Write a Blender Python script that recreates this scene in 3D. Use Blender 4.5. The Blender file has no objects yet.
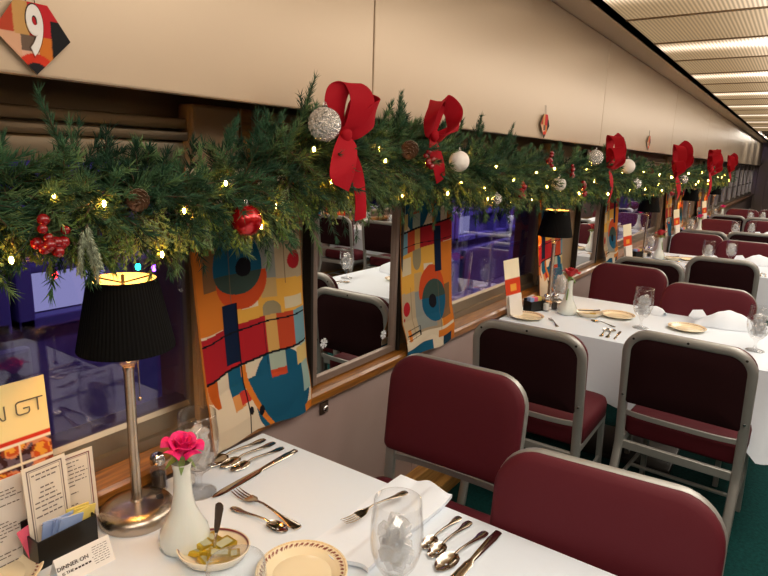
import bpy, bmesh, math, random
from mathutils import Vector, Matrix, Euler, noise
import numpy as np
random.seed(7); rng = np.random.default_rng(5)
S = 1.13            # metres per survey unit
H = 1.32            # camera height above the floor in survey units
sc = bpy.context.scene
COL = sc.collection
PI = math.pi
sin, cos = math.sin, math.cos

# ------------------------------------------------------------------ materials
def lin(c):
    if isinstance(c, str):
        c = c.lstrip('#'); c = [int(c[i:i+2], 16)/255 for i in (0, 2, 4)]
    return tuple((v/12.92 if v <= .04045 else ((v+.055)/1.055)**2.4) for v in c[:3]) + (1.,)
MATS = {}
def mat(name, col='#808080', rough=.5, metal=0, spec=.5, emit=None, es=0, trans=0, ior=1.45, bump=None, sheen=0, coat=0, var=None, attr=False, sss=0):
    if name in MATS: return MATS[name]
    m = bpy.data.materials.new(name); m.use_nodes = True
    nt = m.node_tree; b = nt.nodes['Principled BSDF']
    b.inputs['Base Color'].default_value = lin(col)
    b.inputs['Roughness'].default_value = rough
    b.inputs['Metallic'].default_value = metal
    b.inputs['Specular IOR Level'].default_value = spec
    b.inputs['IOR'].default_value = ior
    b.inputs['Transmission Weight'].default_value = trans
    b.inputs['Sheen Weight'].default_value = sheen
    b.inputs['Coat Weight'].default_value = coat
    if sss: b.inputs['Subsurface Weight'].default_value = sss; b.inputs['Subsurface Radius'].default_value = (.01, .006, .004)
    if emit: b.inputs['Emission Color'].default_value = lin(emit); b.inputs['Emission Strength'].default_value = es
    tc = nt.nodes.new('ShaderNodeTexCoord')
    def noise_node(scale, detail=3, stretch=(1, 1, 1)):
        mp = nt.nodes.new('ShaderNodeMapping'); mp.inputs['Scale'].default_value = stretch
        nt.links.new(tc.outputs['Object'], mp.inputs[0])
        n = nt.nodes.new('ShaderNodeTexNoise'); n.inputs['Scale'].default_value = scale; n.inputs['Detail'].default_value = detail
        nt.links.new(mp.outputs[0], n.inputs['Vector']); return n
    if attr:
        a = nt.nodes.new('ShaderNodeAttribute'); a.attribute_name = 'Col'
        nt.links.new(a.outputs['Color'], b.inputs['Base Color'])
    if var:      # (scale, colour2, stretch)
        n = noise_node(var[0], 4, var[2] if len(var) > 2 else (1, 1, 1))
        r = nt.nodes.new('ShaderNodeValToRGB')
        r.color_ramp.elements[0].position = .35; r.color_ramp.elements[1].position = .68
        r.color_ramp.elements[0].color = lin(col); r.color_ramp.elements[1].color = lin(var[1])
        nt.links.new(n.outputs['Fac'], r.inputs[0]); nt.links.new(r.outputs[0], b.inputs['Base Color'])
    if bump:     # (scale, strength, stretch, distance)
        n = noise_node(bump[0], 3, bump[2] if len(bump) > 2 else (1, 1, 1))
        bp = nt.nodes.new('ShaderNodeBump'); bp.inputs['Strength'].default_value = bump[1]; bp.inputs['Distance'].default_value = bump[3] if len(bump) > 3 else .002
        nt.links.new(n.outputs['Fac'], bp.inputs['Height']); nt.links.new(bp.outputs[0], b.inputs['Normal'])
    MATS[name] = m; return m

M = {}
M['maroon'] = mat('maroon_vinyl', '#531620', .66, spec=.25, bump=(420, .25))
M['maroon_dark'] = mat('maroon_back_cloth', '#22080c', .85, spec=.2, bump=(500, .2))
M['frame'] = mat('grey_hammered_frame', '#a3a39f', .42, metal=.6, bump=(260, .15))
M['steel'] = mat('polished_cutlery_steel', '#c9bfb2', .13, metal=1)
M['brushed'] = mat('brushed_nickel', '#b9ada0', .27, metal=1, bump=(60, .12, (1, 1, 14)))
M['chrome'] = mat('chrome', '#d6d6d6', .08, metal=1)
M['cloth'] = mat('white_table_linen', '#dde7f2', .85, spec=.2, bump=(16, .3, (1, 1, 1), .006), sheen=.1)
M['napkin'] = mat('white_napkin_linen', '#e4ecf6', .85, spec=.2, bump=(40, .25, (1, 1, 1), .003))
M['china'] = mat('cream_china', '#efe2c4', .12, attr=True, coat=.4)
M['painted'] = mat('printed_surface', '#ffffff', .65, attr=True, spec=.25)
M['banner'] = mat('printed_banner_cloth', '#ffffff', .9, attr=True, spec=.05, bump=(7, .3, (1, 1, .5), .02))
M['wood'] = mat('varnished_oak', '#9a6526', .33, var=(6, '#6b3f14', (14, 1.2, 14)), coat=.3)
M['oakpale'] = mat('pale_oak', '#b88d4e', .4, var=(6, '#8f6431', (14, 1.2, 14)))
M['soffit'] = mat('cream_enamelled_steel', '#c9b59c', .34, metal=.3, spec=.5, bump=(4, .22, (1, 1, .3), .004))
M['pierwall'] = mat('tan_laminate', '#8f7a62', .45, var=(3, '#8c7355'))
M['lowerwall'] = mat('mauve_grey_laminate', '#a08d87', .5, spec=.35, var=(2, '#957f79'))
M['dark'] = mat('dark_recess_metal', '#2a2520', .4, metal=.4)
M['recess'] = mat('bronze_recess_metal', '#6a5f4e', .3, metal=.75, bump=(12, .2, (1, .3, 1)))
M['sillmetal'] = mat('satin_aluminium_sill', '#8f8371', .36, metal=.85, bump=(30, .1, (1, .1, 1)))
M['mframe'] = mat('mauve_metal_mirror_frame', '#8d7c72', .35, metal=.5)
M['mirror'] = mat('silvered_mirror', '#e8e8e6', .0, metal=1)
M['carpet'] = mat('teal_green_carpet', '#12403f', .95, spec=.1, var=(70, '#0d302f'), bump=(300, .6, (1, 1, 1), .004))
M['shade'] = mat('black_pleated_fabric', '#050505', .85, spec=.2)
M['shade_in'] = mat('cream_shade_lining', '#f6dfae', .8, emit='#ffcf80', es=.0)
M['black'] = mat('black_plastic', '#141414', .3)
M['green1'] = mat('spruce_needles', '#1f4a2a', .55, attr=True, spec=.35)
M['twig'] = mat('brown_twig', '#4a3320', .8)
M['velvet'] = mat('red_velvet_ribbon', '#a3061a', .75, sheen=.22, spec=.25, bump=(240, .15))
M['velvet'].node_tree.nodes['Principled BSDF'].inputs['Sheen Tint'].default_value = lin('#ff4050')
M['redball'] = mat('red_glass_ornament', '#b80f18', .16, metal=.55, coat=.6)
M['berry'] = mat('glossy_red_berry', '#8a0a14', .2, coat=.6)
M['silverball'] = mat('silver_glitter', '#f2f0ec', .22, metal=1, bump=(150, 1, (1, 1, 1), .02))
M['whiteball'] = mat('white_frosted_ornament', '#efe9e2', .5, bump=(380, .6, (1, 1, 1), .004))
M['cone'] = mat('pinecone_scale', '#6a4a34', .7)
M['conetip'] = mat('frosted_scale_tip', '#b9a892', .7)
M['frost'] = mat('frosted_sprig', '#a5b09c', .7)
M['rosepink'] = mat('pink_rose_petal', '#e81f7c', .6, sss=.1, var=(30, '#cf1463'))
M['rosered'] = mat('red_rose_petal', '#c4202c', .6, sheen=.2)
M['leaf'] = mat('rose_sepal_green', '#6f8a45', .6)
M['milk'] = mat('white_milk_glass', '#dfe3dc', .2, coat=.5, sss=.15)
M['paper'] = mat('white_card_stock', '#ece8e2', .7, spec=.2)
M['cream_card'] = mat('cream_card_front', '#f3dfa4', .4, spec=.4)
M['ink'] = mat('dark_print_ink', '#3b2f2c', .7)
M['softink'] = mat('grey_print_ink', '#6f6560', .7)
M['maroonink'] = mat('maroon_print_ink', '#5d1c26', .7)
M['redink'] = mat('red_print_ink', '#d3331c', .6)
M['silverink'] = mat('grey_logo_ink', '#6b6453', .5)
M['whiteink'] = mat('white_numeral', '#eeeae6', .5)
M['pink'] = mat('pink_sweetener_paper', '#e2607c', .6)
M['blue'] = mat('blue_sweetener_paper', '#8fa6d4', .6)
M['yellow'] = mat('yellow_sweetener_paper', '#e6d370', .6)
M['gold'] = mat('gold_butter_foil', '#cdb03a', .3, metal=.75)
M['foilpale'] = mat('pale_butter_label', '#b9b893', .45)
M['salt'] = mat('salt_grains', '#e8e4de', .8)
M['pepper'] = mat('pepper_grains', '#3a322b', .9)
M['endwall'] = mat('warm_grey_bulkhead', '#a8968a', .4, metal=.2)
M['brightmetal'] = mat('bright_satin_steel', '#b8b4ae', .3, metal=.9)
M['decal'] = mat('white_snowflake_decal', '#e9edf2', .6)
M['cord'] = mat('green_light_cord', '#16331c', .6)
M['indigo'] = mat('indigo_painted_timber', '#6f6a9c', .6, bump=(20, .2))
M['brickwall'] = mat('dark_station_wall', '#7a7096', .85, var=(4, '#5d5480'))
M['platform'] = mat('grey_platform_paving', '#77758c', .8, var=(2.2, '#5f5d75'), bump=(9, .3))
M['mural'] = mat('brown_table_pedestal', '#3a2a1e', .5)

def glass_mat(name, ior=.05, tint='#ffffff', rough=0):
    m = bpy.data.materials.new(name); m.use_nodes = True; nt = m.node_tree; nt.nodes.clear()
    o = nt.nodes.new('ShaderNodeOutputMaterial'); lw = nt.nodes.new('ShaderNodeLayerWeight'); lw.inputs[0].default_value = .5
    pw = nt.nodes.new('ShaderNodeMath'); pw.operation = 'POWER'; pw.inputs[1].default_value = 3.2; nt.links.new(lw.outputs['Facing'], pw.inputs[0])
    fr = nt.nodes.new('ShaderNodeMapRange'); fr.inputs[3].default_value = ior; fr.inputs[4].default_value = .75; nt.links.new(pw.outputs[0], fr.inputs[0])
    t = nt.nodes.new('ShaderNodeBsdfTransparent'); t.inputs[0].default_value = lin(tint)
    g = nt.nodes.new('ShaderNodeBsdfGlossy'); g.inputs['Roughness'].default_value = rough
    mx = nt.nodes.new('ShaderNodeMixShader'); nt.links.new(fr.outputs[0], mx.inputs[0]); nt.links.new(t.outputs[0], mx.inputs[1]); nt.links.new(g.outputs[0], mx.inputs[2])
    nt.links.new(mx.outputs[0], o.inputs[0]); MATS[name] = m; return m
M['glass'] = glass_mat('clear_stemware_glass', .04, '#fdfdfd', .02)
M['ice'] = glass_mat('cloudy_ice', .22, '#ffffff', .25)
_nt = M['ice'].node_tree; _o = _nt.nodes['Material Output'] if 'Material Output' in _nt.nodes else [n for n in _nt.nodes if n.type == 'OUTPUT_MATERIAL'][0]
_m = _nt.nodes.new('ShaderNodeMixShader'); _d = _nt.nodes.new('ShaderNodeBsdfDiffuse'); _d.inputs[0].default_value = (.9, .93, .95, 1); _m.inputs[0].default_value = .22
_src = _o.inputs[0].links[0].from_socket; _nt.links.new(_src, _m.inputs[1]); _nt.links.new(_d.outputs[0], _m.inputs[2]); _nt.links.new(_m.outputs[0], _o.inputs[0])
def pane_mat(name, fac, tint):
    m = bpy.data.materials.new(name); m.use_nodes = True; nt = m.node_tree; nt.nodes.clear()
    o = nt.nodes.new('ShaderNodeOutputMaterial'); lw = nt.nodes.new('ShaderNodeLayerWeight'); lw.inputs[0].default_value = .5
    fr = nt.nodes.new('ShaderNodeMath'); fr.operation = 'POWER'; fr.inputs[1].default_value = 3.0; nt.links.new(lw.outputs['Facing'], fr.inputs[0])
    ad = nt.nodes.new('ShaderNodeMath'); ad.operation = 'ADD'; ad.inputs[1].default_value = fac; ad.use_clamp = True; nt.links.new(fr.outputs[0], ad.inputs[0])
    t = nt.nodes.new('ShaderNodeBsdfTransparent'); t.inputs[0].default_value = lin(tint)
    g = nt.nodes.new('ShaderNodeBsdfGlossy'); g.inputs['Roughness'].default_value = 0
    mx = nt.nodes.new('ShaderNodeMixShader'); nt.links.new(ad.outputs[0], mx.inputs[0]); nt.links.new(t.outputs[0], mx.inputs[1]); nt.links.new(g.outputs[0], mx.inputs[2])
    nt.links.new(mx.outputs[0], o.inputs[0]); MATS[name] = m; return m
M['pane'] = pane_mat('double_glazed_night_window', .07, '#e6e2ff')
def emit_mat(name, col, st):
    m = bpy.data.materials.new(name); m.use_nodes = True; nt = m.node_tree; nt.nodes.clear()
    o = nt.nodes.new('ShaderNodeOutputMaterial'); e = nt.nodes.new('ShaderNodeEmission'); e.inputs[0].default_value = lin(col); e.inputs[1].default_value = st
    nt.links.new(e.outputs[0], o.inputs[0]); MATS[name] = m; return m
M['fairy'] = emit_mat('warm_fairy_bulb', '#ffae48', 165)
M['filament'] = emit_mat('warm_lamp_bulb', '#ffc070', 85)
M['litwin'] = emit_mat('lit_station_window', '#c8cce0', .7)
M['farlamp'] = emit_mat('round_ceiling_lamp', '#fff4e4', 110)
for nm, c in (('red', '#ff2a20'), ('green', '#20ffa0'), ('violet', '#b060ff'), ('amber', '#ffb020')): M['out_'+nm] = emit_mat('reflection_bulb_'+nm, c, 14)

def diffuser_mat():
    m = bpy.data.materials.new('ribbed_light_diffuser'); m.use_nodes = True; nt = m.node_tree; nt.nodes.clear()
    N = nt.nodes.new; L = nt.links.new
    o = N('ShaderNodeOutputMaterial'); tc = N('ShaderNodeTexCoord'); sp = N('ShaderNodeSeparateXYZ'); L(tc.outputs['Object'], sp.inputs[0])
    mu = N('ShaderNodeMath'); mu.operation = 'MULTIPLY'; mu.inputs[1].default_value = 2*PI/(.0165*S); L(sp.outputs[0], mu.inputs[0])
    sn = N('ShaderNodeMath'); sn.operation = 'SINE'; L(mu.outputs[0], sn.inputs[0])
    mr = N('ShaderNodeMapRange'); mr.inputs[1].default_value = -1; mr.inputs[2].default_value = 1; mr.inputs[3].default_value = .55; mr.inputs[4].default_value = 1.1; L(sn.outputs[0], mr.inputs[0])
    at = N('ShaderNodeAttribute'); at.attribute_name = 'Col'
    m2 = N('ShaderNodeMath'); m2.operation = 'MULTIPLY'; L(mr.outputs[0], m2.inputs[0]); L(at.outputs['Alpha'], m2.inputs[1])
    m3 = N('ShaderNodeMath'); m3.operation = 'MULTIPLY'; m3.inputs[1].default_value = 4.2; L(m2.outputs[0], m3.inputs[0])
    e = N('ShaderNodeEmission'); L(at.outputs['Color'], e.inputs[0]); L(m3.outputs[0], e.inputs[1])
    g = N('ShaderNodeBsdfGlossy'); g.inputs[0].default_value = (.1, .1, .1, 1); g.inputs['Roughness'].default_value = .3
    ad = N('ShaderNodeAddShader'); L(e.outputs[0], ad.inputs[0]); L(g.outputs[0], ad.inputs[1]); L(ad.outputs[0], o.inputs[0])
    MATS[m.name] = m; return m
M['diffuser'] = diffuser_mat()

# ------------------------------------------------------------------ object helpers (geometry in survey units, z from camera for the setting)
def link(name, me, parent=None, kind=None):
    o = bpy.data.objects.new(name, me); COL.objects.link(o)
    if parent: o.parent = parent
    if kind: o['kind'] = kind
    return o
def obj(name, bm, m, parent=None, smooth=True, paint=None, kind=None, world=False, angle=40):
    """bm (local units) -> linked mesh object. world: coordinates camera-relative, shifted to the floor"""
    if paint:
        cl = bm.verts.layers.float_color.new('Col') if 'Col' not in bm.verts.layers.float_color else bm.verts.layers.float_color['Col']
        for v in bm.verts: v[cl] = lin(paint(v.co))
    if world: bmesh.ops.translate(bm, verts=bm.verts, vec=(0, 0, H))
    bmesh.ops.scale(bm, verts=bm.verts, vec=(S, S, S))
    me = bpy.data.meshes.new(name); bm.normal_update(); bm.to_mesh(me); bm.free()
    for mm in (m if isinstance(m, (list, tuple)) else [m]): me.materials.append(mm)
    if smooth:
        me.polygons.foreach_set('use_smooth', [True]*len(me.polygons))
        try: me.set_sharp_from_angle(angle=math.radians(angle))
        except Exception: pass
    return link(name, me, parent, kind)
def tag(o, label, cat, group=None, kind=None):
    o['label'] = label; o['category'] = cat
    if group: o['group'] = group
    if kind: o['kind'] = kind
    return o
def thing(name, label, cat, loc=(0, 0, 0), rz=0, group=None, rot=None):
    o = bpy.data.objects.new(name, None); COL.objects.link(o); o.empty_display_size = .05
    o.location = (loc[0]*S, loc[1]*S, (loc[2]+H)*S); o.rotation_euler = rot if rot else (0, 0, rz)
    return tag(o, label, cat, group)
def place(o, loc, rz=0, rot=None):
    o.location = (loc[0]*S, loc[1]*S, (loc[2]+H)*S); o.rotation_euler = rot if rot else (0, 0, rz); return o
def dup(root, loc=None, rz=None, label=None, group=None, rot=None, scale=None):
    r = root.copy(); COL.objects.link(r)
    if loc: r.location = (loc[0]*S, loc[1]*S, (loc[2]+H)*S)
    if rz is not None: r.rotation_euler = (0, 0, rz)
    if rot: r.rotation_euler = rot
    if scale: r.scale = (scale,)*3
    if label: r['label'] = label
    if group: r['group'] = group
    def rec(src, dst):
        for ch in list(src.children):
            c = ch.copy(); COL.objects.link(c); c.parent = dst; rec(ch, c)
    rec(root, r); return r
B = bmesh.new
def solid(bm, geom, thickness):
    bm.normal_update(); bmesh.ops.solidify(bm, geom=geom, thickness=abs(thickness))
def box(bm, x0, x1, y0, y1, z0, z1, bev=0, mi=0):
    r = bmesh.ops.create_cube(bm, size=1); vs = r['verts']
    for v in vs: v.co = Vector(((x0+x1)/2+v.co.x*(x1-x0), (y0+y1)/2+v.co.y*(y1-y0), (z0+z1)/2+v.co.z*(z1-z0)))
    fs = set(f for v in vs for f in v.link_faces)
    for f in fs: f.material_index = mi
    if bev: bmesh.ops.bevel(bm, geom=list(set(e for v in vs for e in v.link_edges)), offset=bev, segments=2, affect='EDGES', profile=.6)
    return vs
def lathe(bm, prof, n=32, cx=0, cy=0, mi=0, rfun=None, sx=1, sy=1):
    rings = []
    for r, z in prof:
        if r < 1e-5: rings.append([bm.verts.new((cx, cy, z))])
        else:
            rings.append([bm.verts.new((cx+sx*(r*(rfun(a, z) if rfun else 1))*cos(a), cy+sy*(r*(rfun(a, z) if rfun else 1))*sin(a), z)) for a in (2*PI*i/n for i in range(n))])
    for A, C in zip(rings, rings[1:]):
        for i in range(n):
            j = (i+1) % n
            if len(A) == 1 and len(C) == 1: continue
            if len(A) == 1: f = bm.faces.new((A[0], C[j], C[i]))
            elif len(C) == 1: f = bm.faces.new((A[i], A[j], C[0]))
            else: f = bm.faces.new((A[i], A[j], C[j], C[i]))
            f.material_index = mi
    return rings
def sweep(bm, pts, sec, ref=(0, 1, 0), closed=False, mi=0, cap=True, scales=None):
    pts = [Vector(p) for p in pts]; n = len(pts); rings = []; ref = Vector(ref)
    for i, p in enumerate(pts):
        if closed: t = pts[(i+1) % n]-pts[i-1]
        else: t = pts[min(i+1, n-1)]-pts[max(i-1, 0)]
        t.normalize(); b = ref-t*ref.dot(t)
        if b.length < 1e-4: b = Vector((1, 0, 0))-t*t.x
        b.normalize(); nn = t.cross(b)
        k = scales[i] if scales else 1
        rings.append([bm.verts.new(p+nn*u*k+b*v*k) for u, v in sec])
    m = len(sec); rr = list(zip(rings, rings[1:]))
    if closed: rr.append((rings[-1], rings[0]))
    for A, C in rr:
        for i in range(m):
            f = bm.faces.new((A[i], A[(i+1) % m], C[(i+1) % m], C[i])); f.material_index = mi
    if cap and not closed:
        bm.faces.new(list(reversed(rings[0]))).material_index = mi; bm.faces.new(rings[-1]).material_index = mi
    return rings
def circ(r, n=8): return [(r*cos(2*PI*i/n), r*sin(2*PI*i/n)) for i in range(n)]
def rect(a, b, c=.25):
    k = min(a, b)*c; return [(a-k, -b), (a, -b+k), (a, b-k), (a-k, b), (-a+k, b), (-a, b-k), (-a, -b+k), (-a+k, -b)]
def tube(bm, a, b, r, n=8, mi=0): 
    d = Vector(b)-Vector(a); ref = (0, 1, 0) if abs(d.normalized().y) < .9 else (1, 0, 0)
    return sweep(bm, [a, b], circ(r, n), ref, mi=mi)
def sphere(bm, c, r, seg=16, rings=10, mi=0, scale=(1, 1, 1)):
    rr = bmesh.ops.create_uvsphere(bm, u_segments=seg, v_segments=rings, radius=r)
    for v in rr['verts']: v.co = Vector((v.co.x*scale[0]+c[0], v.co.y*scale[1]+c[1], v.co.z*scale[2]+c[2]))
    for f in set(f for v in rr['verts'] for f in v.link_faces): f.material_index = mi
    return rr['verts']
def catmull(pts, k=8):
    pts = [Vector(p) for p in pts]; P = [2*pts[0]-pts[1]]+pts+[2*pts[-1]-pts[-2]]; out = []
    for i in range(1, len(P)-2):
        for j in range(k):
            t = j/k; a, b, c, d = P[i-1:i+3]
            out.append(.5*((2*b)+(c-a)*t+(2*a-5*b+4*c-d)*t*t+(3*b-a-3*c+d)*t**3))
    out.append(pts[-1]); return out
def rrect(w, h, r, n=6, rb=None):
    """rounded rect outline in (u, v), centre 0; rb = bottom corner radius"""
    rb = r if rb is None else rb; out = []
    for cx, cy, a0, q in ((w/2-r, h/2-r, 0, r), (-w/2+r, h/2-r, PI/2, r), (-w/2+rb, -h/2+rb, PI, rb), (w/2-rb, -h/2+rb, 1.5*PI, rb)):
        for i in range(n+1):
            a = a0+PI/2*i/n; out.append((cx+q*cos(a), cy+q*sin(a)))
    return out
def layered(bm, outline, layers, fn, mi=0):
    """stack of scaled outlines; layers = (inset scale u, scale v, depth); fn maps (u,v,d)->xyz"""
    rings = [[bm.verts.new(fn(u*su, v*sv, d)) for u, v in outline] for su, sv, d in layers]
    n = len(outline)
    for A, C in zip(rings, rings[1:]):
        for i in range(n): bm.faces.new((A[i], A[(i+1) % n], C[(i+1) % n], C[i])).material_index = mi
    bm.faces.new(list(reversed(rings[0]))).material_index = mi
    bm.faces.new(rings[-1]).material_index = mi
def text_mesh(s, size, m, parent, name, loc, rot, depth=.0006, align='CENTER'):
    cu = bpy.data.curves.new(name, 'FONT'); cu.body = s; cu.size = size*S; cu.extrude = depth*S; cu.align_x = align; cu.align_y = 'CENTER'; cu.resolution_u = 4
    t = bpy.data.objects.new('tmp', cu); COL.objects.link(t)
    me = bpy.data.meshes.new_from_object(t); bpy.data.objects.remove(t); me.materials.clear(); me.materials.append(m)
    o = link(name, me, parent); o.location = Vector(loc)*S; o.rotation_euler = rot; return o

# ------------------------------------------------------------------ the setting
XW = -1.05; XC = .33       # left wall plane, centre line of the car
XR = 2*XC-XW
Y0, Y1 = -1.6, 19.5
def mx(x, side): return x if side < 0 else 2*XC-x
T = 2.25
PIERS = [(-1.5, -.3), (.84, 2.0), (3.06, 4.62), (6.35, 7.45), (8.5, 9.6)]
def wall_side(side):
    nm = 'left' if side < 0 else 'right'
    def bx(bm, xa, xb, *a, **k):
        xa, xb = mx(xa, side), mx(xb, side); return box(bm, min(xa, xb), max(xa, xb), *a, **k)
    # lower wall in vertical panels
    bm = B(); y = Y0
    while y < Y1:
        e = min(y+1.125, Y1); bx(bm, -1.25, -1.065, y+.0015, e-.0015, -1.33, -.685, bev=.002); y += 1.125
    y0 = 1.37-1.125*3
    obj('wall_'+nm, bm, M['lowerwall'], world=True, kind='structure', smooth=False)
    # wooden ledge
    bm = B(); pr = [(-1.045, -.697), (-1.04, -.69), (-1.04, -.668), (-1.046, -.66), (-1.13, -.655), (-1.13, -.697)]
    A = [bm.verts.new((mx(x, side), Y0, z)) for x, z in pr]; C = [bm.verts.new((mx(x, side), Y1, z)) for x, z in pr]
    for i in range(len(pr)): bm.faces.new((A[i], A[(i+1) % len(pr)], C[(i+1) % len(pr)], C[i]))
    bm.faces.new(A); bm.faces.new(C); bmesh.ops.recalc_face_normals(bm, faces=bm.faces)
    obj('trim_1' if side < 0 else 'trim_11', bm, M['wood'], world=True, kind='structure', smooth=False)
    # soffit: enamelled panels
    bm = B(); y = 1.275-2.1*2
    while y < 18:
        e = y+2.1; bx(bm, -.95, -.93, y+.002, min(e, 18.6)-.002, .0985, .634, bev=.004); y = e
    obj('wall_upper_'+nm if False else ('trim_2' if side < 0 else 'trim_12'), bm, M['soffit'], world=True, kind='structure', smooth=False)
    # ceiling margin strip
    bm = B(); bx(bm, -1.2, -.775, Y0, Y1, .636, .66); bx(bm, -.80, -.775, Y0, Y1, .636, .70)
    obj('trim_3' if side < 0 else 'trim_13', bm, M['soffit'], world=True, kind='structure', smooth=False)
    # window head, recess and rail
    bm = B(); bx(bm, -1.25, -1.135, Y0, Y1, .02, .3); bx(bm, -1.25, -.951, Y0, Y1, .15, .18); obj('trim_4' if side < 0 else 'trim_14', bm, M['recess'], world=True, kind='structure')
    bm = B()
    for (xa, xb, za, zb) in ((-1.135, -1.108, .045, .068), (-1.135, -1.104, .022, .040), (-1.14, -1.122, -.025, .02)): bx(bm, xa, xb, Y0, Y1, za, zb, bev=.003)
    obj('trim_5' if side < 0 else 'trim_15', bm, M['sillmetal'], world=True, kind='structure')
    # metal sill (angled) with groove
    bm = B(); pr = [(-1.110, -.655), (-1.112, -.632), (-1.119, -.628), (-1.121, -.590), (-1.127, -.58), (-1.19, -.58), (-1.19, -.66)]
    A = [bm.verts.new((mx(x, side), Y0, z)) for x, z in pr]; C = [bm.verts.new((mx(x, side), Y1, z)) for x, z in pr]
    for i in range(len(pr)): bm.faces.new((A[i], A[(i+1) % len(pr)], C[(i+1) % len(pr)], C[i]))
    bm.faces.new(A); bm.faces.new(C); bmesh.ops.recalc_face_normals(bm, faces=bm.faces)
    y = -.9
    while y < 12:
        sphere(bm, (mx(-1.113, side), y, -.641), .0045, 8, 6, scale=(.5, 1, 1)); y += .45
    obj('trim_6' if side < 0 else 'trim_16', bm, M['sillmetal'], world=True, kind='structure', smooth=False)
    # piers and windows
    n = 7 if side < 0 else 27
    wn = 1 if side < 0 else 11
    for i, (a, b) in enumerate(PIERS):
        bm = B(); bx(bm, -1.25, -1.10, a, b, -.657, .1, bev=.006)
        bx(bm, -1.105, -1.085, a, a+.13, -.60, .1, bev=.008)                # tan side column
        bx(bm, -1.10, -1.088, a+.135, a+.17, -.60, .1, bev=.002, mi=1)
        obj('trim_%d' % n, bm, [M['pierwall'], M['wood']], world=True, kind='structure', smooth=False); n += 1
    spans = [(Y0, PIERS[0][0])]+[(PIERS[i][1], PIERS[i+1][0]) for i in range(len(PIERS)-1)]+[(PIERS[-1][1], Y1)]
    for i, (a, b) in enumerate(spans):
        e = bpy.data.objects.new('window_%d' % wn, None); COL.objects.link(e); e['kind'] = 'structure'; wn += 1
        e.location = (mx(-1.16, side)*S, (a+b)/2*S, (H-.1)*S)
        def sub(name, bm, m, **k):
            bmesh.ops.translate(bm, verts=bm.verts, vec=(-mx(-1.16, side), -(a+b)/2, .1)); return obj(name, bm, m, e, **k)
        bm = B(); bx(bm, -1.134, -1.130, a, b, -.60, -.0); sub('pane', bm, M['pane'], smooth=False)
        bm = B()
        for ya, yb in ((a, a+.012), (b-.012, b)): bx(bm, -1.142, -1.118, ya, yb, -.6, .0, bev=.003)
        if i >= 4:
            bx(bm, -1.145, -1.12, a, b, -.36, -.335, bev=.003)
            yy = a+.55
            while yy < b-.2: bx(bm, -1.15, -1.10, yy, yy+.12, -.6, .1, bev=.003); yy += 1.1
        sub('window_frame', bm, M['brightmetal'] if i >= 4 else M['sillmetal'], smooth=False)
wall_side(-1); wall_side(1)

# floor with carpet, heater cove along the wall
bm = B(); box(bm, -1.25, XR+.2, Y0, Y1, -H-.03, -H); obj('floor', bm, M['carpet'], world=True, kind='structure', smooth=False)
bm = B(); box(bm, -1.066, -1.02, Y0, Y1, -H, -1.17, bev=.006); box(bm, -1.066, -.99, Y0, Y1, -H, -1.26, bev=.006)
obj('baseboard_left', bm, M['oakpale'], world=True, kind='structure', smooth=False)
bm = B(); box(bm, XR-.27+.31-.044, XR+.016, Y0, Y1, -H, -1.17, bev=.006); obj('baseboard_right', bm, M['oakpale'], world=True, kind='structure', smooth=False)
# ceiling: pan, and ribbed diffuser panels
bm = B(); box(bm, -1.25, XR+.2, Y0, Y1, .72, .75); box(bm, -1.2, -.79, Y0, Y1, .665, .73); box(bm, 2*XC+.79, 2*XC+1.2, Y0, Y1, .665, .73)
obj('ceiling', bm, M['pierwall'], world=True, kind='structure', smooth=False)
pitch = .62; y = 3.01-pitch*7; k = 0
while y < 12.0:
    bright = (k % 2 == 0)
    L = thing('ceiling_light', 'ribbed ceiling light diffuser panel %s the white tablecloths, %s' % ('over', 'number %d from the camera end' % (k+1)), 'light', (XC, y+pitch/2, .65), group='ribbed ceiling light panels')
    bm = B(); lay = bm.verts.layers.float_color.new('Col')
    nx, ny = 22, 14; g = []
    for j in range(ny+1):
        v = j/ny; row = []
        for i in range(nx+1):
            vv = bm.verts.new((-1.1+2.2*i/nx, (v-.5)*(pitch-.012), 0))
            t = math.exp(-((v-.30)/.17)**2) if bright else .05*math.exp(-((v-.5)/.3)**2)
            xx = -1.1+2.2*i/nx; cen = math.exp(-(xx/.40)**2)           # no tubes built: aisle glow painted into the emission to light the car
            e = (.11 if bright else .10)+cen*(1.5 if bright else .9)+t*(.30+2.2*cen)*(1.0 if bright else .2)
            s_ = min(1, max(0, (e-.10)/.5)); c0, c1 = lin('#eec590'), lin('#fff1e0'); vv[lay] = tuple(c0[q]*(1-s_)+c1[q]*s_ for q in range(3))+(e,); row.append(vv)
        g.append(row)
    for j in range(ny):
        for i in range(nx): bm.faces.new((g[j][i], g[j+1][i], g[j+1][i+1], g[j][i+1]))
    L2 = obj('diffuser', bm, M['diffuser'], L, smooth=False)
    bm = B(); box(bm, -1.1, 1.1, -pitch/2, -pitch/2+.007, -.006, .01); box(bm, -1.1, 1.1, pitch/2-.007, pitch/2, -.006, .01); obj('panel_rim', bm, M['pierwall'], L, smooth=False)
    L['label'] = 'ribbed %s ceiling light panel spanning the car, %s from the camera end' % tuple(reversed((['first', 'second', 'third', 'fourth', 'fifth', 'sixth', 'seventh', 'eighth', 'ninth', 'tenth', 'eleventh', 'twelfth', 'thirteenth', 'fourteenth', 'fifteenth', 'sixteenth', 'seventeenth', 'eighteenth', 'nineteenth', 'twentieth', 'last', 'last', 'last'][k], 'bright' if bright else 'dim')))
    y += pitch; k += 1
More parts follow.
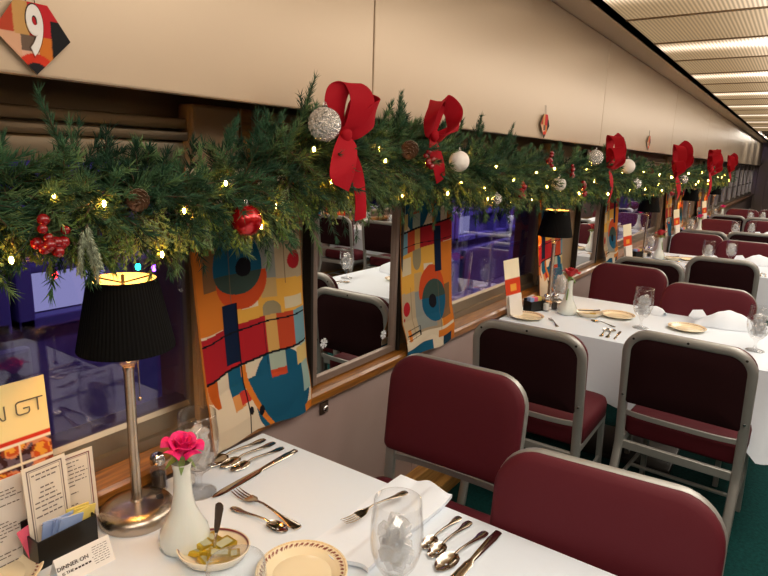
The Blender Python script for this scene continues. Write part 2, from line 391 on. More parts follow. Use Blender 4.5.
# end walls
bm = B()
y = -1.25
while y < XR+.1:
    if not (.08 < y < .5): box(bm, y+.002, min(y+.22, XR+.2)-.002, Y1-.05, Y1+.05, -H, .72, bev=.004)
    y += .22
obj('wall_far', bm, M['endwall'], world=True, kind='structure', smooth=False)
bm = B(); box(bm, .05, .55, Y1-.03, Y1, -H, .45); obj('door_1', bm, M['brightmetal'], world=True, kind='structure', smooth=False)
bm = B(); box(bm, -1.25, XR+.2, Y0-.05, Y0, -H, .72); obj('wall_near', bm, M['endwall'], world=True, kind='structure', smooth=False)
for i, (x, y) in enumerate(((-.52, 12.9), (-.50, 14.4), (-.52, 16.2))):
    t = thing('round_ceiling_lamp', 'small round white ceiling lamp at the far end, %s of three' % ('nearest', 'middle', 'farthest')[i], 'light', (x, y, .718), group='round ceiling lamps at the far end')
    bm = B(); lathe(bm, [(0, -.03), (.06, -.028), (.075, -.012), (.075, 0)], 20); obj('lamp_glass', bm, M['farlamp'], t)
    bm = B(); lathe(bm, [(.075, -.012), (.088, -.008), (.09, .004), (.075, .004)], 20); obj('lamp_rim', bm, M['chrome'], t)
# latch knob and seams on lower wall
t = thing('wall_latch', 'small square latch plate with round chrome button on the mauve wall', 'latch', (-1.062, 1.25, -.728))
bm = B(); box(bm, 0, .004, -.018, .018, -.018, .018, bev=.001); obj('plate', bm, M['mural'], t)
bm = B(); v0 = sphere(bm, (.008, 0, 0), .011, 14, 8, scale=(.7, 1, 1)); obj('button', bm, M['chrome'], t)

# ------------------------------------------------------------------ mirrors on the piers
def snowflake(parent, loc, side):
    bm = B()
    for a in range(6):
        d = Vector((0, cos(a*PI/3+.2), sin(a*PI/3+.2))); e = Vector((0, -d.z, d.y))
        sweep(bm, [(0, 0, 0), d*.015], rect(.0016, .0004), (1, 0, 0))
        for q in (.007, .011):
            for s in (-1, 1): sweep(bm, [d*q, d*(q+.004)+e*s*.004], rect(.0011, .0004), (1, 0, 0))
    o = obj('snowflake_decal', bm, M['decal'], parent, smooth=False); o.location = Vector(loc)*S
ORD = ['nearest', 'second', 'third', 'fourth', 'fifth']
PW = [p for p in PIERS if p[0] > 0]
for side in (-1, 1):
    for i, (a, b) in enumerate(PW):
        c = (1.43, 3.86)[i] if i < 2 else (a+b)/2; hw = .215
        t = thing('wall_mirror', 'tall framed mirror on the %s pier %s' % (ORD[i], 'under the garland' if side < 0 else 'across the aisle, seen reflected'), 'mirror', (mx(-1.085, side), c, -.655), 0 if side < 0 else PI, group='tall mirrors between the windows')
        bm = B()
        box(bm, -.014, .012, -hw, -hw+.018, .0, .74, bev=.004); box(bm, -.014, .012, hw-.018, hw, .0, .74, bev=.004)
        box(bm, -.014, .010, -hw, hw, .0, .022, bev=.003)
        obj('mirror_frame', bm, M['mframe'], t, smooth=False)
        bm = B(); box(bm, -.012, .0, -hw+.014, hw-.014, .018, .74); obj('mirror_glass', bm, M['mirror'], t, smooth=False)
        for s in (-1, 1):
            bm = B(); box(bm, -.013, .018, s*(hw+.012)-.006, s*(hw+.012)+.006, 0, .74, bev=.002); obj('mirror_channel', bm, M['dark'], t, smooth=False)
        if side < 0 and i == 0:
            snowflake(t, (.001, -.155, .115), side); snowflake(t, (.001, .155, .07), side)

# ------------------------------------------------------------------ printed banners
CR, OR, RD, NV, TL, YL, GY, BR, DK, OC = '#d3c4ac', '#c9742c', '#a3232b', '#16213a', '#1c5470', '#d7a347', '#8c9290', '#7b5a3c', '#1a1a20', '#b2541f'
def art(u, v):
    """abstract shapes; u 0..1 left to right, v 0..1 top to bottom"""
    c = CR
    def R(a, b, p, q): return a < u < b and p < v < q
    def E(cx, cy, rx, ry): return ((u-cx)/rx)**2+((v-cy)/ry)**2 < 1
    tilt = .04*(1-u)           # band lines climb to the right
    w = v-tilt
    if v < .60:
        c = OR if u < .28 else YL
        if u < .07: c = OR
        if .07 < u < .30 and .12 < v < .37: c = BR
        if .30 < u < .72 and v < .37: c = '#9c8a72'
        if u > .72 and v < .38: c = '#ae9c80'
        if .40 < u < .74 and .08 < v < .36: c = '#858a86'
        if .56 < u < .92 and .37 < v < .60: c = YL
        if .60 < u < .74 and .36 < v < .48: c = '#b99a66'
        if .40 < u < .56 and .37 < v < .52: c = CR
        if E(.43, .34, .235, .175) and v > .30: c = '#bf4a26'
        if E(.40, .27, .225, .155): c = TL if v < .30 else '#3a4a44'
        if E(.44, .275, .07, .05): c = DK
        if E(.90, .27, .065, .05): c = RD
        if E(.955, .20, .015, .012): c = RD
        if .60 < u < .76 and (v > .54 or E(.68, .55, .08, .05)): c = '#8f8467'
        if R(.79, .97, .49, .56): c = '#cbbd9d'
        if v < .06: c = CR
        if .88 < u < .94 and v < .12: c = OR
        if .70 < u < .93 and (abs(v-.075) < .004 or abs(v-.115) < .003): c = DK
        if .70 < u < .712 and .075 < v < .115: c = DK
        if abs(u-.81) < .004 and v < .4: c = '#6a5a48'
        if abs(u-.32) < .004 and v < .5: c = '#6a5a48'
    if .60 < w+.03 and w < .745:
        c = RD
        if .62 < u < .72: c = '#c59a58'
        if .72 < u < .86: c = '#b2452b'
        if u > .86: c = '#6d94a0'
    if w >= .745:
        c = CR
        if u < .12 and w < .80+.2*u: c = '#c08050'
        if .02 < u < .12 and w < .84 and E(.10, .75, .09, .12): c = OC
        if E(.70, .90, .275, .155): c = TL
        if .62 < u < .76 and w < .83: c = '#9fae9e'
        if .62 < u < .76 and .805 < w < .83: c = '#b2452b'
        if u > .90 and w < .92: c = '#8fa9a2'
        if u > .86 and .755 < w < .815: c = '#c9b071'
        if .24 < u < .36 and w < .83: c = TL
        if .24 < u < .34 and .83 < w < .875: c = '#c98a4f'
        if .31 < u < .41 and .828 < w < .868: c = '#b3372f'
        if .39 < u < .46 and .80 < w < .85: c = TL
        if abs(u-(.37+.9*(w-.75)**2*4)) < .022 and w > .75: c = OR
        if E(.38, .925, .02, .014) or E(.475, .94, .026, .018): c = DK
        if u > .90 and w > .97: c = OR
    if .24 < u < .36 and .47 < v < .77+.02: c = NV if v < .76 else c
    if abs(w-.60) < .004 or abs(w-.745) < .004: c = DK
    if abs(u-.60) < .004 and .60 < w < .78: c = DK
    if abs(u-.36) < .004 and v > .47: c = DK
    if u < .012 or u > .99: c = '#b06a2c'
    return c
AV, AA = (0, .25, .4456, .566, .63, .738, 1), (-.2, 0, .275, .49, .60, .745, 1)
BV, BA = (0, .23, .40, .52, .585, 1), (-.1, .27, .50, .60, .745, 1.1)
def banner(y0, y1, flip, label, side=-1, seed=0):
    w = y1-y0; top, bot = -.035, -.685; h = top-bot; nu, nv = 190, 340
    t = bm = B(); lay = bm.verts.layers.float_color.new('Col'); rows = []
    for j in range(nv+1):
        v = j/nv; row = []
        for i in range(nu+1):
            u = i/nu; cv = v**2.2
            x = .0 + .045*cv + .010*sin(u*7+seed+v*2)*(.3+.7*v) + .006*sin(u*15+seed*2)*(1-v*.3)
            if flip: x = .046*cv + .008*sin(u*6+seed+v*3)*(.3+.7*v)
            if v > .80: q = min(1, (v-.80)/.13); x = x*(1-q)+max(x, .0455+.004*sin(u*9+seed))*q
            yy = (u-.5)*w*(1-.03*v)+.012*v
            vv = bm.verts.new((x, yy, top-bot-v*h*(1+.006*sin(u*9+seed)))); va = (.06-top+v*h)/.745; a = (u, va) if not flip else (1-u, 1-va)
            if flip and v > .945: c = TL if u < .5 else (CR if u < .72 else ('#1d3a4c' if u < .92 else OR))
            elif flip and .905 < v <= .945: c = CR if u < .62 else OR
            elif flip and .87 < v < .9 and .04 < u < .3 and (v > .895 or u > .27 or v < .876): c = DK
            else: c = art(a[0], float(np.interp(a[1], *((AV, AA) if not flip else (BV, BA)))))
            vv[lay] = tuple(q*.82 for q in lin(c)[:3])+(1,); row.append(vv)
        rows.append(row)
    for j in range(nv):
        for i in range(nu): bm.faces.new((rows[j][i], rows[j+1][i], rows[j+1][i+1], rows[j][i+1]))
    solid(bm, geom=bm.faces[:], thickness=-.0016)
    o = obj('printed_banner', bm, M['banner'])
    place(o, (mx(-1.078, side), (y0+y1)/2, bot), 0 if side < 0 else PI)
    return tag(o, label, 'banner', 'abstract printed banners beside the mirrors')
BAN = ['hanging left of the nearest mirror, above the wood ledge', 'hanging right of the nearest mirror', 'hanging left of the second mirror, behind the lamp', 'hanging right of the second mirror',
       'hanging left of the third mirror', 'hanging right of the third mirror', 'hanging left of the fourth mirror', 'hanging right of the fourth mirror']
k = 0
b0 = b1 = None
for i, (a, b) in enumerate(PW):
    q = 'abstract red and blue printed banner '
    if i == 0:
        b0 = banner(.80, 1.158, False, q+BAN[0], seed=.5); b1 = banner(1.64, 2.0, True, q+BAN[1], seed=1.4)
        bb = [dup(b0), dup(b1)]
        for o, yy, s in ((bb[0], .99, 'left'), (bb[1], 1.82, 'right')):
            place(o, (mx(-1.078, 1), yy, -.685), PI); o['label'] = q+'across the aisle, %s of the nearest far-side mirror' % s
        bb[0]['label'] = q+'across the aisle at the nearest pier, camera end'; bb[1]['label'] = q+'across the aisle at the nearest pier, far end'
    else:
        o = dup(b0, (-1.078, a+(.04 if i == 1 else .18), -.685), 0, q+BAN[2*i]); o.scale = (1, 1.12 if i == 1 else 1, 1); o2 = dup(b1, (-1.078, b-(.26 if i == 1 else .18), -.685), 0, q+BAN[2*i+1])
        if i < 3:
            dup(b1, (mx(-1.078, 1), a+.19, -.685), PI, q+'across the aisle at the %s pier, camera end' % ORD[i]); dup(b0, (mx(-1.078, 1), b-.2, -.685), PI, q+'across the aisle at the %s pier, far end' % ORD[i])

# ------------------------------------------------------------------ chairs
def make_chair(screws):
    t = thing('dining_chair', '', 'chair')
    w, top, r = .19, .77, .072
    path = [(w, -.075, 0), (w, -.045, .12), (w, .012, .29), (w, .02, .33), (w, .005, .50)]
    yv = lambda z: .02-.05*(z-.33)/.44
    cz = top-.013-r
    for i in range(9):
        a = PI/2*i/8; z = cz+r*sin(a); path.append((w-r+r*cos(a), yv(z), z))
    full = path+[(-x, y, z) for x, y, z in reversed(path)]
    bm = B(); sweep(bm, full, rect(.0150, .0105, .35), (0, 1, 0)); fr = obj('frame', bm, M['frame'], t, angle=50)
    if screws:
        for x, z in ((-w, .52), (w, .52), (-w+.02, top-.033), (w-.02, top-.033), (0, top-.013)):
            bm = B(); lathe(bm, [(0, .002), (.004, .001), (.005, -.002), (0, -.002)], 10); o = obj('screw', bm, M['dark'] if z > .6 else M['chrome'], fr)
            o.location = Vector((x, yv(z)-.0105, z))*S; o.rotation_euler = (PI/2, 0, 0)
    # backrest pad, front
    h = .286; zc = top-.001-h/2; W = .404
    ol = rrect(W, h, .078, 8, .022)
    def fn(u, v, d):
        z = zc+v; x = u; curve = .010*(1-(u/(W/2))**2); return (x, yv(z)+.010+d-curve*.9, z)
    bm = B(); layered(bm, ol, [(1-.02, 1-.02, .0), (1, 1, .006), (1, 1, .018), (.985, .98, .026), (.94, .92, .031), (.75, .7, .035), (.4, .4, .037)], fn); obj('backrest', bm, M['maroon'], t, angle=60)
    ol = rrect(W-.045, h-.02, .062, 8, .01)
    bm = B(); layered(bm, ol, [(1, 1, .0), (1, 1, -.014), (.98, .97, -.017), (.5, .5, -.019)], lambda u, v, d: (u, yv(zc+v-.002)+.008+d, zc+v-.002)); obj('back_panel', bm, M['maroon_dark'], t)
    # seat
    ol = rrect(.385, .375, .05, 6, .03)
    bm = B(); layered(bm, ol, [(.96, .96, .365), (1, 1, .375), (1.0, 1.0, .425), (.975, .975, .441), (.9, .9, .448), (.5, .5, .452)], lambda u, v, d: (u, .253+v, d-.026)); obj('seat', bm, M['maroon'], t, angle=60)
    bm = B()
    for s in (-1, 1): sweep(bm, [(s*.185, .02, .334), (s*.18, .42, .334)], rect(.008, .014, .3), (0, 0, 1))
    sweep(bm, [(-.18, .41, .334), (.18, .41, .334)], rect(.008, .013, .3), (0, 0, 1)); sweep(bm, [(-.185, .022, .320), (.185, .022, .320)], rect(.008, .016, .3), (0, 0, 1))
    obj('seat_frame', bm, M['frame'], t)
    bm = B(); sweep(bm, catmull([(-.19, .01, .450), (-.1, -.004, .450), (.1, -.004, .450), (.19, .01, .450)], 4), rect(.004, .009, .3), (0, 0, 1)); obj('rear_rail', bm, M['frame'], t)
    for s in (-1, 1):
        bm = B(); sweep(bm, [(s*.178, .405, .335), (s*.182, .425, 0)], rect(.014, .010, .3), (1, 0, 0)); obj('front_leg', bm, M['frame'], t)
        bm = B(); sweep(bm, [(s*.188, -.03, .16), (s*.181, .415, .16)], rect(.006, .006, .3), (0, 0, 1)); obj('stretcher', bm, M['frame'], t)
        bm = B(); box(bm, s*.188-.014, s*.188+.014, -.09, -.062, .0, .016, bev=.003); obj('foot_cap', bm, M['black'], fr)
    bm = B(); sweep(bm, [(-.183, .2, .16), (.183, .2, .16)], rect(.006, .006, .3), (0, 0, 1)); obj('stretcher', bm, M['frame'], t)
    return t
chairA = make_chair(True); chairB = make_chair(False)
usedA = usedB = False
TORD = ['nearest', 'second', 'third', 'fourth', 'fifth', 'sixth']
TY = [.62, 2.805, 5.0, 7.15, 9.3]
# (x, y, sitter faces: +1 up the car, -1 towards camera, rz jitter, label)
CH = [(-.70, 1.375, -1, .03, 'maroon vinyl chair by the wall on the far side of the nearest table'),
      (-.214, 1.04, -1, .09, 'maroon vinyl chair pulled close to the nearest table at its aisle end'),
      (-.695, 1.92, 1, .0, 'grey framed chair seen from behind at the second table, by the wall'),
      (-.224, 2.135, 1, -.06, 'grey framed chair seen from behind at the second table, aisle end')]
meas = {1: ((-.72, 3.47), (-.285, 3.13)), 2: ((-.66, 5.66), (-.28, 5.35)), 3: ((-.68, 7.45), (-.25, 7.72)), 4: ((-.62, 9.75), (-.25, 9.9))}
near = {2: ((-.69, 3.86), (-.33, 4.25)), 3: ((-.66, 6.05), (-.29, 6.2)), 4: ((-.68, 8.35), (-.30, 8.25))}
for k in range(1, 5):
    for (x, y), w_ in zip(meas[k], ('by the wall', 'at the aisle end')): CH.append((x, y, -1, random.uniform(-.03, .03), 'maroon vinyl chair on the far side of the %s table %s' % (TORD[k], w_)))
    if k in near:
        for (x, y), w_ in zip(near[k], ('by the wall', 'at the aisle end')): CH.append((x, y, 1, random.uniform(-.04, .04), 'chair seen from behind, near side of the %s table %s' % (TORD[k], w_)))
for k in range(0, 4):
    yc = TY[k]
    for x, w_ in ((XR-.30, 'by the window'), (XR-.87, 'at the aisle end')):
        if k: CH.append((x, yc-.66+random.uniform(-.06, .04), 1, random.uniform(-.06, .06), 'chair across the aisle, near side of the %s table %s' % (TORD[k], w_)))
        if k != 1: CH.append((x, yc+.62+random.uniform(-.04, .08), -1, random.uniform(-.06, .06), 'chair across the aisle, far side of the %s table %s' % (TORD[k], w_)))
for i, (x, y, f, j, lab) in enumerate(CH):
    big = i in (2, 3); rz = (0 if f > 0 else PI)+j; base = chairA if big else chairB
    if big and not usedA: usedA = True; o = place(base, (x, y, -H), rz)
    elif not big and not usedB: usedB = True; o = place(base, (x, y, -H), rz)
    else: o = dup(base, (x, y, -H), rz)
    o['label'] = lab; o['group'] = 'maroon dining chairs'

# ------------------------------------------------------------------ tables and cloths
def cloth_mesh(x0, x1, y0, y1, drop, seed):
    """top sheet plus hanging skirts on near, aisle and far sides; local centre at table centre, z=0 top"""
    bm = B(); r = .02; pts = []
    hx, hy = (x1-x0)/2, (y1-y0)/2
    def addline(a, b, nrm, n):
        for i in range(n): t = i/n; pts.append((Vector((a[0]+(b[0]-a[0])*t, a[1]+(b[1]-a[1])*t, 0)), Vector((nrm[0], nrm[1], 0))))
    addline((-hx, -hy), (hx-r, -hy), (0, -1), 46)
    for i in range(7): a = -PI/2+PI/2*i/7; pts.append((Vector((hx-r+r*cos(a), -hy+r+r*sin(a), 0)), Vector((cos(a), sin(a), 0))))
    addline((hx, -hy+r), (hx, hy-r), (1, 0), 34)
    for i in range(7): a = PI/2*i/7; pts.append((Vector((hx-r+r*cos(a), hy-r+r*sin(a), 0)), Vector((cos(a), sin(a), 0))))
    addline((hx-r, hy), (-hx, hy), (0, 1), 46); pts.append((Vector((-hx, hy, 0)), Vector((0, 1, 0))))
    nv = 12; cols = []
    for k, (p, n) in enumerate(pts):
        corner = abs(n.x) > .05 and abs(n.y) > .05
        ce = min((p-Vector((hx, -hy, 0))).length, (p-Vector((hx, hy, 0))).length)
        dl = drop*(1+.28*math.exp(-(ce/.07)**2))
        fold = .5+.5*sin(k*.55+seed+1.3*sin(k*.17+seed)); col = []
        # top inset ring
        for j in range(nv+1):
            v = j/nv
            if j == 0: q = p-n*.004
            else:
                vv = (j-1)/(nv-1); rr = .003 if vv == 0 else .004
                q = p+n*(rr+vv*(.008+.034*fold*vv+.03*math.exp(-(ce/.06)**2)*vv))
                q = q+Vector((-n.y, n.x, 0))*(.008*sin(k*.8+seed+vv*3)*vv)
                q.z = -.003-vv*dl+.004*sin(k*.4+seed)*vv
            col.append(bm.verts.new(q))
        cols.append(col)
    for A, C in zip(cols, cols[1:]):
        for j in range(nv): bm.faces.new((A[j], A[j+1], C[j+1], C[j]))
    # top sheet
    f = bm.faces.new([c[0] for c in cols]); bmesh.ops.triangulate(bm, faces=[f])
    bmesh.ops.recalc_face_normals(bm, faces=bm.faces)
    return bm
CW0, CW1 = -1.038, .03
def make_table(side, k):
    yc = TY[k]; x0, x1 = (CW0, CW1) if side < 0 else (XC*2-CW1, XC*2-CW0); xc = (x0+x1)/2
    lab = 'rectangular dining table %s, %s from the camera' % ('against the left wall' if side < 0 else 'across the aisle', TORD[k])
    t = thing('dining_table', lab, 'table', (xc, yc, -H), group='dining tables')
    hx, hy = (x1-x0)/2-.004, .365
    bm = B(); box(bm, -hx, hx, -hy+.003, hy-.003, .588, .6175, bev=.004); obj('tabletop', bm, M['mural'], t)
    bm = B(); lathe(bm, [(.03, .03), (.03, .59)], 16); obj('pedestal', bm, M['frame'], t)
    bm = B(); box(bm, -.22, .22, -.16, .16, 0, .03, bev=.012); obj('base', bm, M['dark'], t)
    c = obj('tablecloth', cloth_mesh(x0, x1, yc-hy, yc+hy, .26, k*1.7+side), M['cloth'])
    place(c, (xc, yc, -.70), 0 if side < 0 else PI)
    tag(c, 'white linen tablecloth on the %s table %s' % (TORD[k], 'by the left wall' if side < 0 else 'across the aisle'), 'tablecloth', 'white tablecloths')
for k in range(5): make_table(-1, k)
for k in range(4): make_table(1, k)
#PART2
# ------------------------------------------------------------------ tableware prototypes
def painted_sheet(name, w, h, nu, nv, fn, m, parent, th=.0015, bend=0):
    """upright sheet facing +x, spans y -w/2..w/2 and z 0..h; fn(u left-right as seen, v from top)"""
    bm = B(); lay = bm.verts.layers.float_color.new('Col'); rows = []
    for j in range(nv+1):
        row = []
        for i in range(nu+1):
            u, v = i/nu, j/nv; vv = bm.verts.new((bend*(u-.5)**2, (u-.5)*w, (1-v)*h)); vv[lay] = lin(fn(u, v)); row.append(vv)
        rows.append(row)
    for j in range(nv):
        for i in range(nu): bm.faces.new((rows[j][i], rows[j+1][i], rows[j+1][i+1], rows[j][i+1]))
    solid(bm, geom=bm.faces[:], thickness=-th)
    return obj(name, bm, m, parent, smooth=False)
def dashes(parent, lines, y0, y1, z1, dz, m, x=.0012, seed=1, hh=.0014, centre=True):
    r = random.Random(seed); bm = B()
    for i in range(lines):
        z = z1-i*dz
        if r.random() < .12: continue
        L = (y1-y0)*(r.uniform(.45, 1)); c = (y0+y1)/2 if centre else y0+L/2; y = c-L/2
        while y < c+L/2:
            q = min(y+r.uniform(.004, .011), c+L/2); box(bm, x, x+.0004, y, q, z-hh, z+hh); y = q+.0022
    return obj('printed_lines', bm, m, parent, smooth=False)

def goblet(label, loc, ice=True, icelab=None, n=36, group='water goblets', seed=0, first=[None, None]):
    if first[0] is None:
        t = thing('water_goblet', label, 'glass', loc, group=group)
        prof = [(0, 0), (.033, 0), (.0345, .0015), (.030, .004), (.012, .008), (.0055, .014), (.0048, .030), (.0075, .040), (.011, .046), (.024, .056), (.034, .072), (.0405, .094), (.0425, .115), (.0415, .140), (.0385, .166), (.0378, .180), (.0366, .1802), (.0368, .166), (.0398, .140), (.0408, .115), (.0388, .094), (.032, .073), (.021, .058), (.0, .052)]
        bm = B(); lathe(bm, prof, n); obj('bowl', bm, M['glass'], t, angle=80); first[0] = t
    else: t = dup(first[0], loc, 0, label, group)
    if ice:
        if first[1] is None:
            bm = B(); r = random.Random(3)
            done = set()
            for q in range(24):
                zz = .068+q*.0032; a = q*2.4; rad = min(.022, (zz-.05)*.8)*r.uniform(.35, 1)
                vs = box(bm, -.0095, .0095, -.0085, .0085, -.008, .008, bev=.0018)
                R = Euler((r.uniform(0, 3), r.uniform(0, 3), r.uniform(0, 3))).to_matrix()
                new = [v for v in bm.verts if v not in done]
                for v in new: v.co = R @ v.co+Vector((rad*cos(a), rad*sin(a), zz))
                done.update(new)
            first[1] = obj('ice', bm, M['ice'], smooth=False); o = first[1]
        else: o = first[1].copy(); COL.objects.link(o)
        place(o, loc, seed); tag(o, icelab or 'loose ice cubes inside the '+label, 'ice', kind='stuff')
    return t

def vase_rose(label_v, label_r, loc, col, rz=0, first={}):
    if 'v' not in first:
        bm = B(); prof = [(0, 0), (.034, 0), (.041, .006), (.0435, .018), (.041, .034), (.0305, .055), (.0205, .078), (.016, .105), (.0145, .135), (.0148, .152), (.018, .166), (.0165, .166), (.013, .15), (.013, .13), (.0142, .105), (.017, .085), (0, .08)]
        lathe(bm, prof, 48, rfun=lambda a, z: 1+.035*abs(sin(9*a+z*30))*(1 if z < .15 else .3)); first['v'] = tag(obj('bud_vase', bm, M['milk'], angle=60), label_v, 'vase', 'white bud vases')
        v = first['v']
    else: v = dup(first['v'], loc, rz, label_v)
    place(v, loc, rz)
    key = col
    if key not in first:
        t = thing('rose', label_r, 'flower', group=col+' roses'); r = random.Random(5)
        for k in range(17):
            ring = 0 if k < 3 else (1 if k < 7 else (2 if k < 12 else 3)); cnt = [3, 4, 5, 5][ring]; idx = [k, k-3, k-7, k-12][ring]
            a = 2*PI*idx/cnt+ring*.7+r.uniform(-.15, .15); R0 = [.0035, .008, .0125, .0165][ring]; hh = [.036, .0375, .0355, .031][ring]; lean = [.0, .08, .28, .55][ring]; wd = [.8, .8, .62, .55][ring]*PI
            bm = B(); nu, nv = 10, 8; rows = []
            for j in range(nv+1):
                v_ = j/nv; row = []
                for i in range(nu+1):
                    u = i/nu*2-1; taper = math.sin(PI*min(.5, .12+v_*.5))*(1-.25*max(0, v_-.75)*abs(u)*2)
                    rad = R0*(.25+.75*min(1, v_*2))+lean*.012*v_**2.2; aa = a+u*wd*.5*taper/(1+.2*ring)
                    curl = max(0, v_-.72)*.028*(ring+.4)/3; z = hh*v_*(1-.18*abs(u)**2.5*v_)-curl*.9
                    row.append(bm.verts.new(((rad+curl)*cos(aa), (rad+curl)*sin(aa), z+.003*sin(3*u+k)*v_*.5)))
                rows.append(row)
            for j in range(nv):
                for i in range(nu): bm.faces.new((rows[j][i], rows[j][i+1], rows[j+1][i+1], rows[j+1][i]))
            solid(bm, geom=bm.faces[:], thickness=.0006); obj('petal', bm, M[col], t, angle=80)
        bm = B(); tube(bm, (0, 0, -.08), (0, 0, .002), .0022); sphere(bm, (0, 0, 0), .0075, 10, 6, scale=(1, 1, .8)); obj('stem', bm, M['leaf'], t)
        for k in range(5):
            a = k*2*PI/5+.3; bm = B(); pts = [(0, 0, 0), (.008, 0, -.002), (.017, 0, -.008), (.023, 0, -.018)]; ws = [.005, .0055, .004, .0005]
            L = [[bm.verts.new((x, s*w_, z)) for s in (-1, 1)] for (x, _, z), w_ in zip(pts, ws)]
            for p, q in zip(L, L[1:]): bm.faces.new((p[0], p[1], q[1], q[0]))
            solid(bm, geom=bm.faces[:], thickness=.0006); bmesh.ops.rotate(bm, verts=bm.verts, cent=(0, 0, 0), matrix=Matrix.Rotation(a, 3, 'Z')); obj('sepal', bm, M['leaf'], t)
        first[key] = t; o = t; t.scale = (1.14 if col == 'rosepink' else 1.35,)*3; place(o, (loc[0], loc[1], loc[2]+.177), rot=(.10, .22, rz))
    else: o = dup(first[key], (loc[0], loc[1], loc[2]+.180), label=label_r, rot=(.10, .25, rz))
    return v

def lathe_obj(name, prof, m, parent=None, n=32, **k):
    bm = B(); lathe(bm, prof, n, **k); return obj(name, bm, m, parent, angle=50)

LAMP = [None]
def lamp(loc, label, rz=0):
    if LAMP[0]: return dup(LAMP[0], loc, rz, label)
    t = thing('table_lamp', label, 'lamp', loc, rz, 'black shaded table lamps')
    lathe_obj('base', [(0, 0), (.068, 0), (.0705, .004), (.0695, .018), (.064, .026), (.045, .031), (.012, .036), (.010, .040), (0, .04)], M['brushed'], t, 64)
    lathe_obj('pole', [(0, .036), (.0095, .038), (.0092, .30), (.0105, .303), (.0105, .31), (0, .31)], M['brushed'], t, 20)
    bm = B(); box(bm, .030, .048, -.008, .008, .0275, .0325, bev=.0015); o = obj('switch', bm, M['black'], t)
    lathe_obj('socket_bead', [(0, .31), (.012, .312), (.019, .322), (.021, .330), (.018, .340), (.009, .345), (0, .345)], M['glass'], t, 12)
    # pleated shade
    zb, zt, rb, rt = .347, .475, .084, .058; np_ = 72
    bm = B(); rings = []
    for lay_ in (0, 1):
        for j in range(5):
            v = j/4; zz = zb+(zt-zb)*v; R = rb+(rt-rb)*v
            rings.append([bm.verts.new(((R*(1+.011*(i % 2))-lay_*.0022)*cos(PI*i/np_), (R*(1+.011*(i % 2))-lay_*.0022)*sin(PI*i/np_), zz)) for i in range(2*np_)])
    n2 = 2*np_
    for A, C in zip(rings[:4], rings[1:5]):
        for i in range(n2): bm.faces.new((A[i], A[(i+1) % n2], C[(i+1) % n2], C[i]))
    for i in range(n2): bm.faces.new((rings[4][i], rings[4][(i+1) % n2], rings[9][(i+1) % n2], rings[9][i])); bm.faces.new((rings[0][(i+1) % n2], rings[0][i], rings[5][i], rings[5][(i+1) % n2]))
    for A, C in zip(rings[5:9], rings[6:10]):
        for i in range(n2): bm.faces.new((A[(i+1) % n2], A[i], C[i], C[(i+1) % n2])).material_index = 1
    shd = obj('lamp_shade', bm, [M['shade'], M['shade_in']], t, smooth=False)
    bm = B()
    for a in (0.4, .4+2*PI/3, .4+4*PI/3): tube(bm, (0, 0, zt-.008), (rt*cos(a), rt*sin(a), zt-.001), .0016, 6)
    lathe(bm, [(0, zt+.008), (.003, zt+.006), (.003, zt-.012), (0, zt-.012)], 10); tube(bm, (0, 0, .40), (0, 0, zt-.01), .0018, 6); obj('shade_spider', bm, M['dark'], shd)
    bm = B(); sphere(bm, (0, 0, .405), .021, 16, 12); obj('bulb', bm, M['filament'], t)
    bm = B()
    for i in range(22): sphere(bm, (.018, .016, .332-i*.0042), .0017, 6, 4)
    sphere(bm, (.018, .016, .236), .0042, 10, 8); obj('pull_chain', bm, M['brushed'], t)
    LAMP[0] = t; return t

SH = {}
def shaker(loc, kind, label):
    if kind in SH: return dup(SH[kind], loc, 0, label)
    t = thing('%s_shaker' % kind, label, 'shaker', loc, group='%s shakers' % kind)
    lathe_obj('shaker_glass', [(0, 0), (.0165, 0), (.018, .003), (.017, .04), (.0145, .062), (.0125, .062), (.0145, .04), (.0155, .005), (0, .004)], M['glass'], t, 10)
    lathe_obj('contents', [(0, .005), (.015, .006), (.0142, .036), (0, .037)], M[kind], t, 10)
    lathe_obj('cap', [(.0145, .060), (.0155, .062), (.0155, .072), (.013, .080), (.007, .0835), (0, .084)], M['chrome'], t, 20)
    SH[kind] = t; return t

def rim_paint(R, base='#efe0bd', oval=1):
    def f(co):
        r = math.hypot(co.x, co.y/oval)/R
        if .85 < r < .905:
            a = math.atan2(co.y, co.x); k = (a*46/(2*PI)+(r-.85)*9) % 1
            return '#8a4a3c' if k < .58 else base
        if .945 < r < .96: return '#d9b98c'
        return base
    return f
PL = {}
def plate(loc, label, R=.078, key='b'):
    if key in PL: return dup(PL[key], loc, 0, label)
    bm = B(); prof = [(0, 0), (R*.55, 0), (R*.58, .003), (0.001, .0035)]
    prof = [(0, .0), (R*.56, 0), (R*.60, .003), (R*.985, .0125), (R, .0145), (R*.985, .0155), (R*.96, .0152)]+[(R*(.95-.025*i), .0152-.0011*i) for i in range(12)]+[(R*.62, .0045), (R*.4, .0035), (0, .0035)]
    lathe(bm, prof, 276); o = obj('bread_plate', bm, M['china'], paint=rim_paint(R)); PL[key] = o; place(o, loc)
    return tag(o, label, 'plate', 'cream bread plates with maroon wreath rims')

